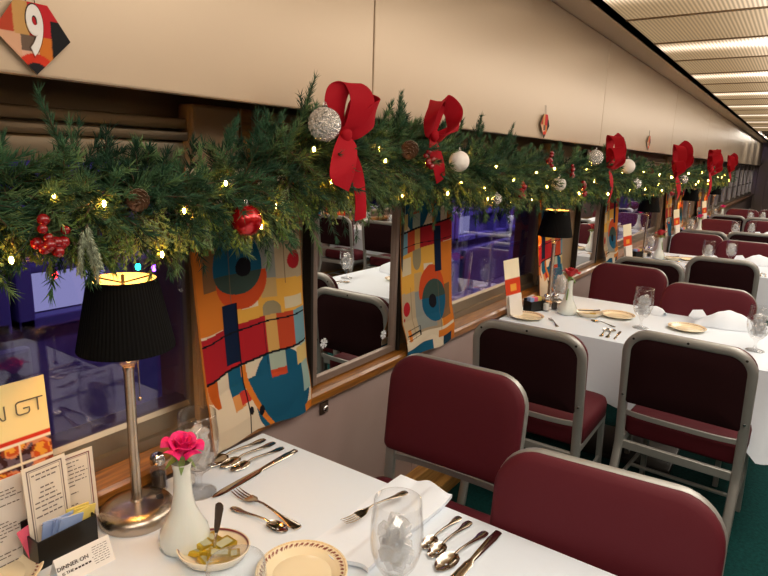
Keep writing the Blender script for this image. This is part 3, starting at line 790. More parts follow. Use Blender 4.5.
# cutlery: lofted section along +y, handle at -y end, lying at z 0
def loft(bm, st, n=10):
    """st = (y, halfwidth, zc, halfthick, dish)"""
    rings = []
    for y, w, z, h, d in st:
        ring = []
        for i in range(n):
            a = 2*PI*i/n; x = w*cos(a); zz = z+h*sin(a)+d*((x/w)**2 if w else 0); ring.append(bm.verts.new((x, y, zz)))
        rings.append(ring)
    for A, C in zip(rings, rings[1:]):
        for i in range(n): bm.faces.new((A[i], A[(i+1) % n], C[(i+1) % n], C[i]))
    bm.faces.new(list(reversed(rings[0]))); bm.faces.new(rings[-1])
HAND = [(-.085, .002, .003, .0008, 0), (-.084, .006, .003, .0014, 0), (-.078, .0088, .0032, .0016, 0), (-.066, .0092, .0036, .0017, 0), (-.052, .0062, .0046, .0017, 0), (-.036, .0042, .0062, .0018, 0), (-.012, .0030, .009, .0019, 0), (.012, .0026, .0105, .0019, 0), (.026, .0030, .0090, .0018, 0)]
CUT = {}
def cut_proto(kind):
    bm = B()
    if kind in ('teaspoon', 'soup_spoon'):
        k = 1 if kind == 'teaspoon' else 1.22
        loft(bm, HAND); st = []; n = 12; rings = []
        for j in range(9):     # bowl shell
            v = j/8; y = .022+v*.052*k; w = (.0035 if j == 0 else .0155*k*math.sin(PI*(.10+.88*v))**.62); row = []
            if j == 8: w = .003
            for i in range(n+1):
                u = i/n*2-1; dep = -.0075*math.sin(PI*min(1, .08+v*.9))*(1-u*u); row.append(bm.verts.new((u*w, y, .0088-.003*v+dep)))
            rings.append(row)
        for A, C in zip(rings, rings[1:]):
            for i in range(n): bm.faces.new((A[i], A[i+1], C[i+1], C[i]))
        sh = [f for f in bm.faces if len(f.verts) == 4 and min(v.co.y for v in f.verts) > .0215 and f not in ()]
        fs = set(); 
        for A in rings:
            for v in A: fs.update(v.link_faces)
        solid(bm, geom=list(fs), thickness=.0011)
    elif kind == 'fork':
        loft(bm, HAND+[(.034, .0055, .0075, .0014, .0008), (.042, .0105, .0055, .0013, .0012), (.052, .0118, .004, .0012, .0012), (.058, .0118, .0035, .0011, .001)])
        for i in range(4):
            x = -.0095+i*.00633; sweep(bm, catmull([(x, .055, .0036), (x, .066, .0026), (x*.98, .08, .0032), (x*.95, .096, .0065)], 3), rect(.0015, .0008, .4), (0, 0, 1), scales=[1]*6+[.9, .8, .6, .3] )
    elif kind == 'knife':
        loft(bm, [(-.118, .003, .004, .001, 0), (-.116, .0075, .004, .003, 0), (-.09, .0085, .0045, .0036, 0), (-.03, .0062, .0045, .0034, 0), (-.012, .0052, .0042, .003, 0), (-.008, .0062, .004, .0022, 0), (0, .0082, .0035, .0013, 0), (.05, .0090, .0032, .0010, 0), (.088, .0088, .003, .0009, 0), (.105, .0062, .003, .0008, 0), (.114, .0012, .003, .0006, 0)])
    return tag(obj(kind, bm, M['steel'], angle=60), kind, kind.replace('_', ' '))
def cutlery(kind, head, tail, label, z=-.70, scale=1, tilt=0, flip=False):
    """head and tail = (x, y) of the two ends on the cloth"""
    o = None
    d = Vector((head[0]-tail[0], head[1]-tail[1])); a = math.atan2(d.y, d.x)-PI/2
    base = {'knife': (.114, -.118), 'fork': (.096, -.085), 'teaspoon': (.074, -.085), 'soup_spoon': (.085, -.085)}[kind]
    L = base[0]-base[1]; f = (-base[1])/L; k = d.length/L
    loc = (tail[0]+d.x*f, tail[1]+d.y*f, z)
    if kind not in CUT: o = CUT[kind] = cut_proto(kind); o.scale = (k,)*3
    else: o = dup(CUT[kind], scale=k)
    place(o, loc, rot=(tilt, PI if flip else 0, a)); o['label'] = label; o['group'] = kind.replace('_', ' ')+'s on the tables'; return o

def napkin_flat(name, w, h, loc, rz, label, folds=3):
    bm = B(); n = 26; g = []
    for j in range(n+1):
        row = []
        for i in range(n+1):
            u, v = i/n-.5, j/n-.5
            z = .010+.004*abs(math.sin(u*5+v*2))*(.5+v)+.014*max(0, v-.36)*abs(math.cos(u*9))*2+.004/(1+math.exp(-(u-.12)*60))
            row.append(bm.verts.new((u*w*(1+.05*math.sin(v*6)), v*h*(1+.06*math.cos(u*8)), z)))
        g.append(row)
    for j in range(n):
        for i in range(n): bm.faces.new((g[j][i], g[j][i+1], g[j+1][i+1], g[j+1][i]))
    solid(bm, geom=bm.faces[:], thickness=.0085); bmesh.ops.recalc_face_normals(bm, faces=bm.faces)
    lo = min(v.co.z for v in bm.verts); bmesh.ops.translate(bm, verts=bm.verts, vec=(0, 0, -lo))
    o = obj(name, bm, M['napkin'], angle=70); place(o, loc, rz); return tag(o, label, 'napkin', 'white napkins')
NP = [None]
def napkin_puffed(loc, rz, label, scale=1):
    """napkin folded into a wide fan lying on the cloth"""
    if NP[0]: return dup(NP[0], loc, rz, label, scale=scale)
    bm = B(); n = 40; m = 12; g = []
    for j in range(m+1):
        v = j/m; row = []
        for i in range(n+1):
            u = i/n*2-1
            wid = .115*(1-.15*v); x = u*wid+(.02*v)
            hgt = .062*(1-abs(u-.1)**2.2*.75)+.010
            arch = math.sin(PI*v); z = hgt*arch**.7*(1+.05*math.sin(u*5+v*4)+.02*math.sin(u*13))
            y = (v-.5)*.12*(1-.25*abs(u))+.02*math.sin(u*4)*arch
            row.append(bm.verts.new((x, y, z+.001)))
        g.append(row)
    for j in range(m):
        for i in range(n): bm.faces.new((g[j][i], g[j][i+1], g[j+1][i+1], g[j+1][i]))
    solid(bm, geom=bm.faces[:], thickness=.003)
    # a loose corner flap
    A = [(-.112, .01, .012), (-.14, -.01, .03), (-.125, .03, .052), (-.085, .03, .058), (-.06, .0, .03)]
    vs = [bm.verts.new(p) for p in A]; f = bm.faces.new(vs); solid(bm, geom=[f], thickness=.004)
    bmesh.ops.recalc_face_normals(bm, faces=bm.faces)
    lo = min(v.co.z for v in bm.verts); bmesh.ops.translate(bm, verts=bm.verts, vec=(0, 0, -lo))
    NP[0] = obj('napkin', bm, M['napkin'], angle=75); place(NP[0], loc, rz); return tag(NP[0], label, 'napkin', 'white napkins')

# ------------------------------------------------------------------ nearest table, laid piece by piece
Z = -.70
lamp((-.968, .585, Z), 'tall nickel table lamp with lit black pleated shade on the nearest table', 1.1)
shaker((-1.020, .668, Z), 'pepper', 'chrome capped pepper shaker beside the nearest lamp base')
shaker((-.985, .715, Z), 'salt', 'chrome capped salt shaker half hidden by the pink rose, nearest table')
goblet('empty looking wine goblet behind the pink rose on the nearest table', (-.942, .712, Z), True, 'ice in the goblet behind the pink rose')
vase_rose('white milk glass bud vase holding the pink rose on the nearest table', 'bright pink rose in the bud vase on the nearest table', (-.822, .585, Z), 'rosepink', .4)
plate((-.995, .335, Z), 'cream wreath rimmed plate in the lower left corner, beside the caddy')
plate((-.598, .652, Z), 'cream bread plate with maroon wreath rim at the front of the nearest table')
def bg_paint(u, v):
    n = noise.noise(Vector((u*5, v*12, 1))); m_ = noise.noise(Vector((u*11, v*26, 7)))
    if n > .15: return '#e8a23a' if m_ > 0 else '#c9521e'
    if n > -.1: return '#8c3a1c' if m_ > 0 else '#d98a60'
    return '#3a1c1a' if m_ > 0 else '#6c5a66'
def promo(u, v):
    if v < .32: return '#f4dfa0'
    if v < .345: return '#d03018'
    if v < .36: return '#f2e6cc'
    if v < .60:
        if abs(u-.42) < .012 or abs(u-.68) < .012 or abs(v-.47) < .006: return '#f2e6cc'
        if u < .2: return '#c92a1a'
        return bg_paint(u, v)
    if v < .615: return '#c8694e'
    return '#d9d4cb'
t = thing('promotional_card', 'tall promotional card with grey logo letters and photo strip leaning by the window', 'card', (-1.022, .385, -.699), rot=(0, -.05, 0))
painted_sheet('card', .165, .31, 66, 124, promo, M['painted'], t)
# logo letters drawn as strokes
def strokes(paths, x, parent, name, m, r=.0011):
    bm = B()
    for p in paths: sweep(bm, [(x, a, b) for a, b in p], rect(r, .0005, .3), (1, 0, 0))
    return obj(name, bm, m, parent, smooth=False)
def arc(cx, cy, rx, ry, a0, a1, n=8): return [(cx+rx*cos(math.radians(a0+(a1-a0)*i/n)), cy+ry*sin(math.radians(a0+(a1-a0)*i/n))) for i in range(n+1)]
zl = .262; k_ = 1.0
C_ = [(-.024, zl+.011), (-.036, zl+.011)]+arc(-.038, zl+.006, .006, .005, 90, 180)+arc(-.038, zl-.006, .006, .005, 180, 270)+[(-.024, zl-.011), (-.016, zl-.010)]+[(-.012, zl-.003), (-.009, zl+.010)]+arc(-.006, zl+.010, .003, .003, 180, 0)+[(.008, zl-.010)]+arc(.011, zl-.010, .003, .002, 180, 360)+[(.014, zl+.012)]
G_ = [(.076, zl+.012), (.040, zl+.012)]+arc(.038, zl+.007, .006, .005, 90, 180)+arc(.038, zl-.005, .006, .006, 180, 270)+[(.048, zl-.011)]+arc(.048, zl-.006, .005, .005, 270, 360)+[(.053, zl-.001), (.043, zl-.001)]
T_ = [(.067, zl+.012), (.067, zl-.011)]
strokes([C_, G_, T_], .0012, t, 'logo_letters', M['silverink'])
t = thing('menu_sheet', 'long white printed menu sheet with small text standing below the photo card', 'menu', (-1.012, .338, -.699), rot=(0, -.04, .0))
painted_sheet('sheet', .15, .155, 4, 4, lambda u, v: '#dcd6ce', M['painted'], t)
dashes(t, 24, -.068, .066, .147, .0062, M['softink'], seed=4, hh=.0008, centre=False)
t = thing('framed_menu_card', 'small cream menu card with double dark border standing in the black caddy', 'card', (-.988, .436, -.683), rot=(0, -.06, .05))
def bord(u, v):
    e = min(u, 1-u)*.074; f_ = min(v, 1-v)*.155; q = min(e, f_)
    return '#6a5a55' if .006 < q < .0085 else ('#8f7f78' if .0100 < q < .0112 else '#e0d6c6')
painted_sheet('card', .074, .155, 74, 130, bord, M['painted'], t); dashes(t, 13, -.024, .024, .137, .0085, M['softink'], seed=8, hh=.0011)
t = thing('framed_menu_card', 'second bordered menu card, behind and right of the first in the caddy', 'card', (-1.004, .492, -.683), rot=(0, -.05, -.05))
painted_sheet('card', .07, .142, 74, 130, lambda u, v: bord(u, v) if bord(u, v) != '#6a5a55' else '#6d3038', M['painted'], t); dashes(t, 15, -.022, .024, .126, .0075, M['softink'], seed=9, hh=.0009, centre=False)
t = thing('condiment_caddy', 'black open plastic caddy holding sweetener packets and cards on the nearest table', 'caddy', (-.985, .447, Z), rz=.02)
bm = B()
w_, d_, h_ = .052, .027, .052
box(bm, -d_, d_, -w_, w_, 0, .004); box(bm, d_-.003, d_, -w_, w_, 0, h_, bev=.001); box(bm, -d_, -d_+.003, -w_, w_, 0, h_+.02, bev=.001); box(bm, -d_, d_, -w_, -w_+.003, 0, h_, bev=.001); box(bm, -d_, d_, w_-.003, w_, 0, h_, bev=.001)
obj('tray', bm, M['black'], t, smooth=False)
def packet(y, x, m, rot, label, z=.006, h=.066):
    bm = B(); n = 6
    layered(bm, rrect(.042, h, .002, 2), [(.97, .98, -.0012), (1, 1, 0), (.97, .98, .0014), (.6, .7, .0022)], lambda u, v, d: (d, u, v+h/2))
    o = obj('sweetener_packet', bm, m); place(o, (-.985+x, .447+y, Z+z), rot=rot); return tag(o, label, 'packet', 'sweetener packets in the black caddy')
for i, (y, x, c, rx, ry) in enumerate(((-.030, -.006, 'pink', .25, -.05), (-.022, -.011, 'pink', -.12, -.05), (-.018, .004, 'blue', -.1, .08), (-.012, .009, 'blue', -.3, .12), (.0, .012, 'blue', -.18, .16), (.008, .005, 'blue', .06, .1), (.025, .0, 'yellow', -.1, .05), (.027, .006, 'yellow', -.2, .1), (.026, .011, 'yellow', .05, .15))):
    packet(y, x, M[c], (rx, ry, 0), '%s sweetener packet in the black caddy on the nearest table' % c)
t = thing('tent_card', 'folded white tent card lettered DINNER ON in front of the black caddy', 'card', (-.908, .443, Z), rz=-.06)
t.scale = (.88,)*3
bm = B()
for s in (1, -1):
    v = [bm.verts.new(p) for p in ((s*.024, -.052, .0005), (s*.024, .052, .0005), (0, .052, .046), (0, -.052, .046))]
    bm.faces.new(v if s > 0 else v[::-1])
bmesh.ops.remove_doubles(bm, verts=bm.verts, dist=.0001); solid(bm, geom=bm.faces[:], thickness=.001)
obj('card', bm, M['paper'], t, smooth=False)
sl = math.atan2(.0455, .024)
def on_face(y, v): return (.024-.024*v+.0009, y, .0455*v+.0007)
text_mesh('DINNER ON', .0105, M['ink'], t, 'lettering', on_face(-.022, .60), (sl, 0, PI/2))
text_mesh('IS THE', .0075, M['ink'], t, 'lettering', on_face(-.034, .38), (sl, 0, PI/2))
bm = B(); r_ = random.Random(2)
for i in range(8):
    v = .80-i*.085; y = .012+.004*r_.random()
    while y < .044:
        q = min(y+r_.uniform(.003, .009), .045); c = on_face(0, v); 
        a = Vector((c[0], y, c[2])); bm2 = [bm.verts.new(p) for p in (a, a+Vector((0, q-y, 0)), a+Vector((-.0004, q-y, .0008)), a+Vector((-.0004, 0, .0008)))]; bm.faces.new(bm2); y = q+.002
y = -.022
while y < .006: c = on_face(0, .34); a = Vector((c[0], y, c[2])); bm.faces.new([bm.verts.new(p) for p in (a, a+Vector((0, .005, 0)), a+Vector((-.0015, .005, .003)), a+Vector((-.0015, 0, .003)))]); y += .0065
obj('printed_lines', bm, M['ink'], t, smooth=False)
# butter dish
t = thing('butter_dish', 'oval cream dish with maroon band holding foil butter pats on the nearest table', 'dish', (-.754, .594, Z), rz=.55)
bm = B(); R = .056; prof = [(0, 0), (R*.6, 0), (R*.9, .008), (R*1.0, .020), (R*1.02, .0235), (R*.99, .0245), (R*.965, .0235), (R*.955, .0225), (R*.945, .0215), (R*.92, .019), (R*.8, .009), (R*.55, .0045), (0, .004)]
lathe(bm, prof, 96, sx=1.12, sy=.92)
def dishp(co):
    r = math.hypot(co.x/1.12, co.y/.92)/R; return '#7a3138' if .942 < r < .985 and co.z > .02 else '#efe2c8'
obj('dish', bm, M['china'], t, paint=dishp)
r_ = random.Random(4); r0 = (-.754, .594)
pats = [(-.026, -.016, .008, .2), (.012, -.022, .008, -.3), (.030, .008, .008, .9), (-.008, .018, .008, .1), (-.032, .010, .010, 1.2), (.002, -.004, .0155, .5), (-.020, -.004, .0165, -.2), (.022, -.006, .0165, .8), (.008, .016, .0165, 1.6)]
for i, (x, y, z, a) in enumerate(pats):
    t = thing('butter_pat', 'gold foil wrapped butter pat in the oval dish, nearest table', 'butter', (r0[0]+x, r0[1]+y, Z+z), group='gold foil butter pats', rot=(r_.uniform(-.12, .12), r_.uniform(-.12, .12), a))
    t.scale = (1.18, 1.18, 1.3)
    t.location.z += .004
    bm = B(); box(bm, -.0165, .0165, -.0115, .0115, -.0035, .0035, bev=.0012); obj('foil', bm, M['gold'], t)
    bm = B(); box(bm, -.012, .012, -.0068, .0068, .0033, .0039); obj('pat_label', bm, M['foilpale'], t, smooth=False)
t = thing('butter_spreader', 'dark handled butter spreader standing up out of the oval butter dish', 'knife', (-.748, .590, Z+.020), rot=(-.10, .12, .6))
bm = B(); loft(bm, [(0, .0022, 0, .0015, 0), (.012, .0028, 0, .0016, 0), (.035, .0028, 0, .0018, 0)]); bmesh.ops.rotate(bm, verts=bm.verts, cent=(0, 0, 0), matrix=Matrix.Rotation(PI/2, 3, 'X')); obj('blade', bm, M['steel'], t)
bm = B(); loft(bm, [(.033, .003, 0, .002, 0), (.042, .0052, 0, .003, 0), (.06, .0062, .0, .0032, 0), (.078, .0075, .001, .0034, 0), (.086, .0068, .003, .003, 0), (.090, .003, .004, .0015, 0)]); bmesh.ops.rotate(bm, verts=bm.verts, cent=(0, 0, 0), matrix=Matrix.Rotation(PI/2, 3, 'X')); obj('handle', bm, M['mural'], t)
goblet('clear water goblet at the bottom edge between butter dish and front plate', (-.529, .451, Z), False)
goblet('large clear water goblet of ice at the front of the nearest table', (-.442, .701, Z), True, 'ice cubes filling the large front water goblet')
cutlery('soup_spoon', (-1.012, .775), (-1.006, .960), 'soup spoon closest to the wall on the nearest table')
cutlery('teaspoon', (-.980, .800), (-.975, .963), 'teaspoon between the wall side soup spoon and the other teaspoon, nearest table')
cutlery('teaspoon', (-.952, .805), (-.940, .958), 'teaspoon beside the long knife near the wall, nearest table')
cutlery('knife', (-.902, .712), (-.904, .965), 'long table knife near the wall on the nearest table')
cutlery('fork', (-.885, .757), (-.688, .744), 'fork lying crossed over a spoon behind the butter dish', scale=1)
cutlery('fork', (-.872, .790), (-.712, .757), 'fork with shining tines crossing over a spoon, middle of the nearest table', z=-.697) if False else None
cutlery('teaspoon', (-.700, .722), (-.845, .712), 'spoon crossed under a fork in the middle of the nearest table')
cutlery('teaspoon', (-.470, .835), (-.462, .968), 'leftmost spoon right of the front water goblet')
cutlery('teaspoon', (-.447, .822), (-.438, .966), 'second spoon right of the front water goblet')
cutlery('soup_spoon', (-.420, .800), (-.398, .955), 'soup spoon beside the knife at the front right of the nearest table')
cutlery('knife', (-.388, .735), (-.378, .968), 'table knife at the front right of the nearest table')
napkin_flat('napkin', .13, .30, (-.572, .868, Z), -.02, 'flat folded white napkin under the fork, beside the front water goblet')
cutlery('fork', (-.612, .780), (-.575, .945), 'fork resting on the folded napkin of the nearest table', z=-.676)

# ------------------------------------------------------------------ other tables
CARD = [None]
def promo2(u, v):
    if v < .34: return '#fff3d2'
    if v < .62: return '#d9431f' if not (.3 < u < .75 and .42 < v < .56) else '#efa640'
    return '#e9e2d6'
def side_card(loc, rz, label):
    if CARD[0]: return dup(CARD[0], loc, label=label, rot=(.14, -.06, rz))
    t = thing('promotional_card', label, 'card', loc, rz, 'red and cream promotional cards', rot=(.14, -.06, rz))
    painted_sheet('card', .085, .27, 20, 50, promo2, M['painted'], t)
    bm = B(); box(bm, .006, .010, -.04, .04, 0, .105); bmesh.ops.rotate(bm, verts=bm.verts, cent=(0, 0, 0), matrix=Matrix.Rotation(.12, 3, 'Z')); o = obj('menu_leaf', bm, M['paper'], t, smooth=False)
    CARD[0] = t; return t
CAD = [None]
def side_caddy(loc, rz, label):
    if CAD[0]: return dup(CAD[0], loc, rz, label)
    t = thing('condiment_caddy', label, 'caddy', loc, rz, 'small black caddies'); bm = B()
    box(bm, -.025, .025, -.045, .045, 0, .004); box(bm, .022, .025, -.045, .045, 0, .05); box(bm, -.025, -.022, -.045, .045, 0, .06); box(bm, -.025, .025, -.045, -.042, 0, .05); box(bm, -.025, .025, .042, .045, 0, .05); obj('tray', bm, M['black'], t, smooth=False)
    for y, c in ((-.025, 'blue'), (.0, 'pink'), (.024, 'yellow')):
        bm = B(); box(bm, -.012, .012, y-.014, y+.014, .006, .066, bev=.002); obj('packets', bm, M[c], t, smooth=False)
    CAD[0] = t; return t
def lay_table(side, k):
    yc = TY[k]; w = ('the %s table' % TORD[k]) if side < 0 else ('the %s table across the aisle' % TORD[k])
    def X(x): return x if side < 0 else 2*XC-x
    rz = 0 if side < 0 else PI
    far = k >= 3
    if side < 0: lamp((-.965, yc+.08+(.0 if k > 1 else .0), Z), 'black shaded table lamp lit on '+w, .5+k)
    else: lamp((X(-.965), yc+.08, Z), 'black shaded table lamp on '+w, 2)
    side_card((X(-1.0), yc-.265, Z), rz-(.5 if side < 0 else -.5), 'red and cream promotional card standing by the window on '+w)
    side_caddy((X(-.975), yc-.10, Z), rz-.4, 'small black sweetener caddy on '+w)
    shaker((X(-.925), yc-.07, Z), 'salt', 'salt shaker on '+w); shaker((X(-.90), yc-.02, Z), 'pepper', 'pepper shaker on '+w)
    vase_rose('white bud vase with a rose on '+w, ('deep red rose in the vase on ' if k in (1, 2) else 'pink rose in the vase on ')+w, (X(-.825), yc-.06, Z), 'rosered' if k in (1, 2) else 'rosepink', 1.0+k)
    goblet('water goblet by the wall, behind the vase on '+w, (X(-.93), yc+.13, Z), True, 'ice in the wall goblet of '+w, seed=k)
    goblet('water goblet in the middle, near edge of '+w, (X(-.49), yc-.08, Z), True, 'ice in the middle goblet of '+w, seed=k+1)
    goblet('water goblet toward the aisle on '+w, (X(-.055), yc-.12, Z), True, 'ice in the aisle goblet of '+w, seed=k+2)
    goblet('water goblet at the far edge beside the napkin on '+w, (X(-.36), yc+.16, Z), True, 'ice in the far edge goblet of '+w, seed=k+3) if k >= 2 else None
    plate((X(-.945), yc-.265, Z), 'cream bread plate at the wall end, near edge of '+w)
    plate((X(-.62), yc+.05, Z), 'cream bread plate beside the butter dish on '+w)
    plate((X(-.32), yc+.03, Z), 'cream bread plate toward the aisle on '+w)
    t = thing('butter_dish', 'oval cream butter dish on '+w, 'dish', (X(-.73), yc-.03, Z), .4, 'small butter dishes') if 'bd' not in PL else dup(PL['bd'], (X(-.73), yc-.03, Z), .4, 'oval cream butter dish on '+w)
    if 'bd' not in PL:
        PL['bd'] = t; bm = B(); lathe(bm, [(0, 0), (.034, 0), (.055, .018), (.058, .0225), (.055, .0225), (.048, .012), (.03, .005), (0, .004)], 40, sx=1.1, sy=.9); obj('dish', bm, M['china'], t, paint=lambda co: '#efe2c8')
        bm = B(); box(bm, -.03, -.002, -.02, .004, .006, .016, bev=.002); box(bm, .002, .032, -.01, .014, .006, .016, bev=.002); obj('butter', bm, M['gold'], t)
        bm = B(); sweep(bm, [(-.05, -.01, .028), (.02, .012, .026), (.05, .02, .030)], rect(.004, .002), (0, 0, 1)); obj('spreader', bm, M['mural'], t)
    napkin_puffed((X(-.20), yc+.20, Z), .15 if side < 0 else PI+.15, 'white napkin fan at the aisle end of '+w)
    napkin_puffed((X(-.50), yc+.24, Z), -.25, 'small folded napkin in the middle of '+w, .5)
    if not far:
        for j, (x, kd) in enumerate(((-.60, 'teaspoon'), (-.575, 'teaspoon'), (-.545, 'knife'))):
            cutlery(kd, (X(x), yc-.20), (X(x)+.01, yc-.345), '%s %s at the near edge of %s' % (('left', 'right', 'table')[j], kd, w))
        for j, (x, kd) in enumerate(((-.14, 'teaspoon'), (-.115, 'fork'), (-.085, 'knife'))):
            cutlery(kd, (X(x), yc-.20), (X(x)+.01, yc-.345), '%s at the near aisle corner of %s' % (kd, w))
        cutlery('fork', (X(-.86), yc-.20), (X(-.78), yc-.32), 'fork on the folded napkin by the wall on '+w, z=-.70)
        cutlery('teaspoon', (X(-.70), yc-.10), (X(-.58), yc-.15), 'spoon lying across in front of the butter dish on '+w)
for k in range(1, 5): lay_table(-1, k)
for k in range(1, 3): lay_table(1, k)

# ------------------------------------------------------------------ number signs on the soffit
def sign(loc, num, label, depth=.006):
    t = thing('number_sign', label, 'sign', loc, group='table number signs')
    ol = [(-.022, .048), (.022, .048), (.052, .004), (0, -.048), (-.052, .004)]
    bm = B(); lay = bm.verts.layers.float_color.new('Col')
    def col(u, v):
        if v < -.020 and u*u+(v+.050)**2 < .018**2: return '#1c1b20'
        if v < -.008 and u*u+(v+.050)**2 < .030**2: return '#d2371f'
        if u > .024: return '#17181c' if v < .028 else '#c3242c'
        if v > .004+.02*(-u): return '#c4232c' if u > -.006 else ('#c89a5c' if u > -.026 else '#b8452c')
        if u > .006: return '#d3762a'
        if u < -.018: return '#d9a888'
        return '#6d5a4c' if v > -.018 else '#e0b098'
    n = 64; g = {}
    def inside(u, v): 
        s = 0
        for i in range(5):
            a, b = ol[i], ol[(i+1) % 5]
            if (b[0]-a[0])*(v-a[1])-(b[1]-a[1])*(u-a[0]) > 1e-6: return False
        return True
    def clamp(u, v):
        # width limits at this height
        if v > .004: lim = .052-(v-.004)/(.044)*.030
        else: lim = .052*(v+.048)/.052
        return lim
    rows = []
    for j in range(n+1):
        v = -.048+.096*j/n; lim = max(clamp(0, v), .0002); row = []
        for i in range(n+1):
            u = (i/n*2-1)*lim; vv = bm.verts.new((depth, u, v)); vv[lay] = lin(col(u, v)); row.append(vv)
        rows.append(row)
    for j in range(n):
        for i in range(n): bm.faces.new((rows[j][i], rows[j][i+1], rows[j+1][i+1], rows[j+1][i]))
    pq = obj('plaque', bm, M['painted'], t, smooth=False)
    bm = B(); layered(bm, ol, [(1, 1, depth-.003), (1, 1, depth-.0003)], lambda u, v, d: (d, u, v)); bmesh.ops.recalc_face_normals(bm, faces=bm.faces); obj('plaque_backing', bm, M['pierwall'], t, smooth=False)
    if num:
        for m, ex, x in ((M['ink'], .0035, depth+.0004), (M['whiteink'], 0, depth+.0012)):
            cu = bpy.data.curves.new('numeral', 'FONT'); cu.body = num; cu.size = .088*S; cu.extrude = .0004*S; cu.offset = (.0030+ex*.55)*S; cu.align_x = 'CENTER'; cu.align_y = 'CENTER'; cu.resolution_u = 6
            o = bpy.data.objects.new('tmp', cu); COL.objects.link(o); me = bpy.data.meshes.new_from_object(o); bpy.data.objects.remove(o); me.materials.clear(); me.materials.append(m)
            for v in me.vertices: v.co.x *= .52
            o = link('numeral' if m is not M['ink'] else 'numeral_outline', me, t); o.location = Vector((x, .002, .008))*S; o.rotation_euler = (PI/2, 0, PI/2)
    bm = B()
    for y in (-.006, .006): tube(bm, (depth-.002, y, .045), (.001, y, .085), .0006, 5)
    obj('hanging_wire', bm, M['dark'], t)
    return t
sign((-.926, .446, .148), '9', 'diamond shaped number 9 sign with black, red and orange blocks at the upper left')
sign((-.926, 2.495, .150), '', 'narrow seen diamond sign on the cream panel above the second table')
sign((-.926, 4.56, .158), '', 'small distant diamond sign on the cream panel above the third table')
#PART3
# ------------------------------------------------------------------ garland
GP = [(-1.0, -.08, .10), (.0, -.08, .10), (.25, -.075, .10), (.40, -.075, .095), (.55, -.088, .10), (.70, -.085, .10), (.86, -.055, .12), (1.0, -.012, .125), (1.2, .0, .12), (1.4, .0, .12), (1.65, -.02, .12), (1.9, -.045, .125), (2.3, -.055, .12), (2.75, -.06, .12), (3.3, -.055, .125), (3.8, -.05, .125), (4.3, -.08, .12), (4.9, -.095, .115), (5.6, -.085, .115), (6.6, -.08, .115), (8.0, -.09, .12), (9.5, -.11, .12), (10.3, -.11, .12)]
gy = np.array([p[0] for p in GP]); gz = np.array([p[1] for p in GP]); gr = np.array([p[2] for p in GP])
XG = -.915
def gcen(y): return np.interp(y, gy, gz), np.interp(y, gy, gr)
def unit(v): return v/np.maximum(np.linalg.norm(v, axis=-1, keepdims=True), 1e-9)
class Acc:
    def __init__(s): s.V = []; s.F = []; s.C = []; s.n = 0
    def add(s, v, f, c): s.V.append(v); s.F.append(f+s.n); s.C.append(c); s.n += len(v)
    def build(s, name, m, parent=None, smooth=False, origin=(0, 0, 0)):
        V = (np.concatenate(s.V)-np.array(origin))*S; F = np.concatenate(s.F); C = np.concatenate(s.C)
        me = bpy.data.meshes.new(name); me.vertices.add(len(V)); me.vertices.foreach_set('co', V.astype(np.float32).ravel())
        k = F.shape[1]; me.loops.add(F.size); me.loops.foreach_set('vertex_index', F.ravel().astype(np.int32)); me.polygons.add(len(F)); me.polygons.foreach_set('loop_start', (np.arange(len(F))*k).astype(np.int32))
        a = me.color_attributes.new('Col', 'FLOAT_COLOR', 'POINT'); a.data.foreach_set('color', np.c_[C, np.ones(len(C))].astype(np.float32).ravel())
        me.materials.append(m); me.update(calc_edges=True); me.validate(); return link(name, me, parent)
def needles(acc, base, d, length, wid, col, curve=None):
    """base, d: (n,3); three-sided tapered needles"""
    n = len(base); d = unit(d); ref = unit(rng.normal(size=(n, 3))); a = unit(np.cross(d, ref)); b = np.cross(d, a)
    L = length[:, None]; w = wid
    v = np.stack([base+a*w, base-a*w*.5+b*w*.87, base-a*w*.5-b*w*.87, base+d*L*.6+a*w*.6, base+d*L*.6-a*w*.3+b*w*.5, base+d*L*.6-a*w*.3-b*w*.5, base+d*L+(curve if curve is not None else 0)], 1).reshape(-1, 3)
    f0 = np.array([[0, 1, 4], [0, 4, 3], [1, 2, 5], [1, 5, 4], [2, 0, 3], [2, 3, 5], [3, 4, 6], [4, 5, 6], [5, 3, 6]])
    F = (np.arange(n)[:, None, None]*7+f0[None]).reshape(-1, 3)
    acc.add(v, F, np.repeat(col, 7, axis=0))
def twig(acc, p0, d, L, count, nl, wid, col, droop=0., flat=False, ang=.9):
    t = np.sort(rng.uniform(.02, 1, count)); d = d/np.linalg.norm(d)
    side = np.cross(d, rng.normal(size=3)); side /= np.linalg.norm(side)
    bend = side*rng.uniform(-.18, .18)*L
    pos = p0+d*(t*L)[:, None]+bend*(t**2)[:, None]+np.array([0, 0, -1])*droop*L*(t**2)[:, None]
    a = rng.uniform(0, 2*PI, count); u = side; w = np.cross(d, side)
    if flat: a = np.where(rng.random(count) < .5, 0, PI)+rng.normal(0, .25, count)
    rad = np.cos(a)[:, None]*u+np.sin(a)[:, None]*w
    nd = unit(rad*np.sin(ang)+d*np.cos(ang)+rng.normal(0, .12, (count, 3)))
    ln = nl*(1.0-.45*t**3)*rng.uniform(.75, 1.15, count)
    cc = np.clip(col[None]*rng.uniform(.75, 1.3, (count, 1)), 0, 1)
    needles(acc, pos, nd, ln, wid, cc)
    # tip tuft
    needles(acc, np.repeat(pos[-1:], 7, 0), unit(d[None]+rng.normal(0, .35, (7, 3))), nl*rng.uniform(.6, 1, 7), wid, np.repeat(col[None]*1.15, 7, 0))
    # stem
    S0 = np.stack([p0, pos[len(pos)//2]]); D = np.stack([pos[len(pos)//2]-p0, pos[-1]-pos[len(pos)//2]]); needles(acc, S0, D, np.linalg.norm(D, axis=1)*1.05, .0018, np.array([[.10, .07, .04]]*2))
spr, ced, fro = Acc(), Acc(), Acc()
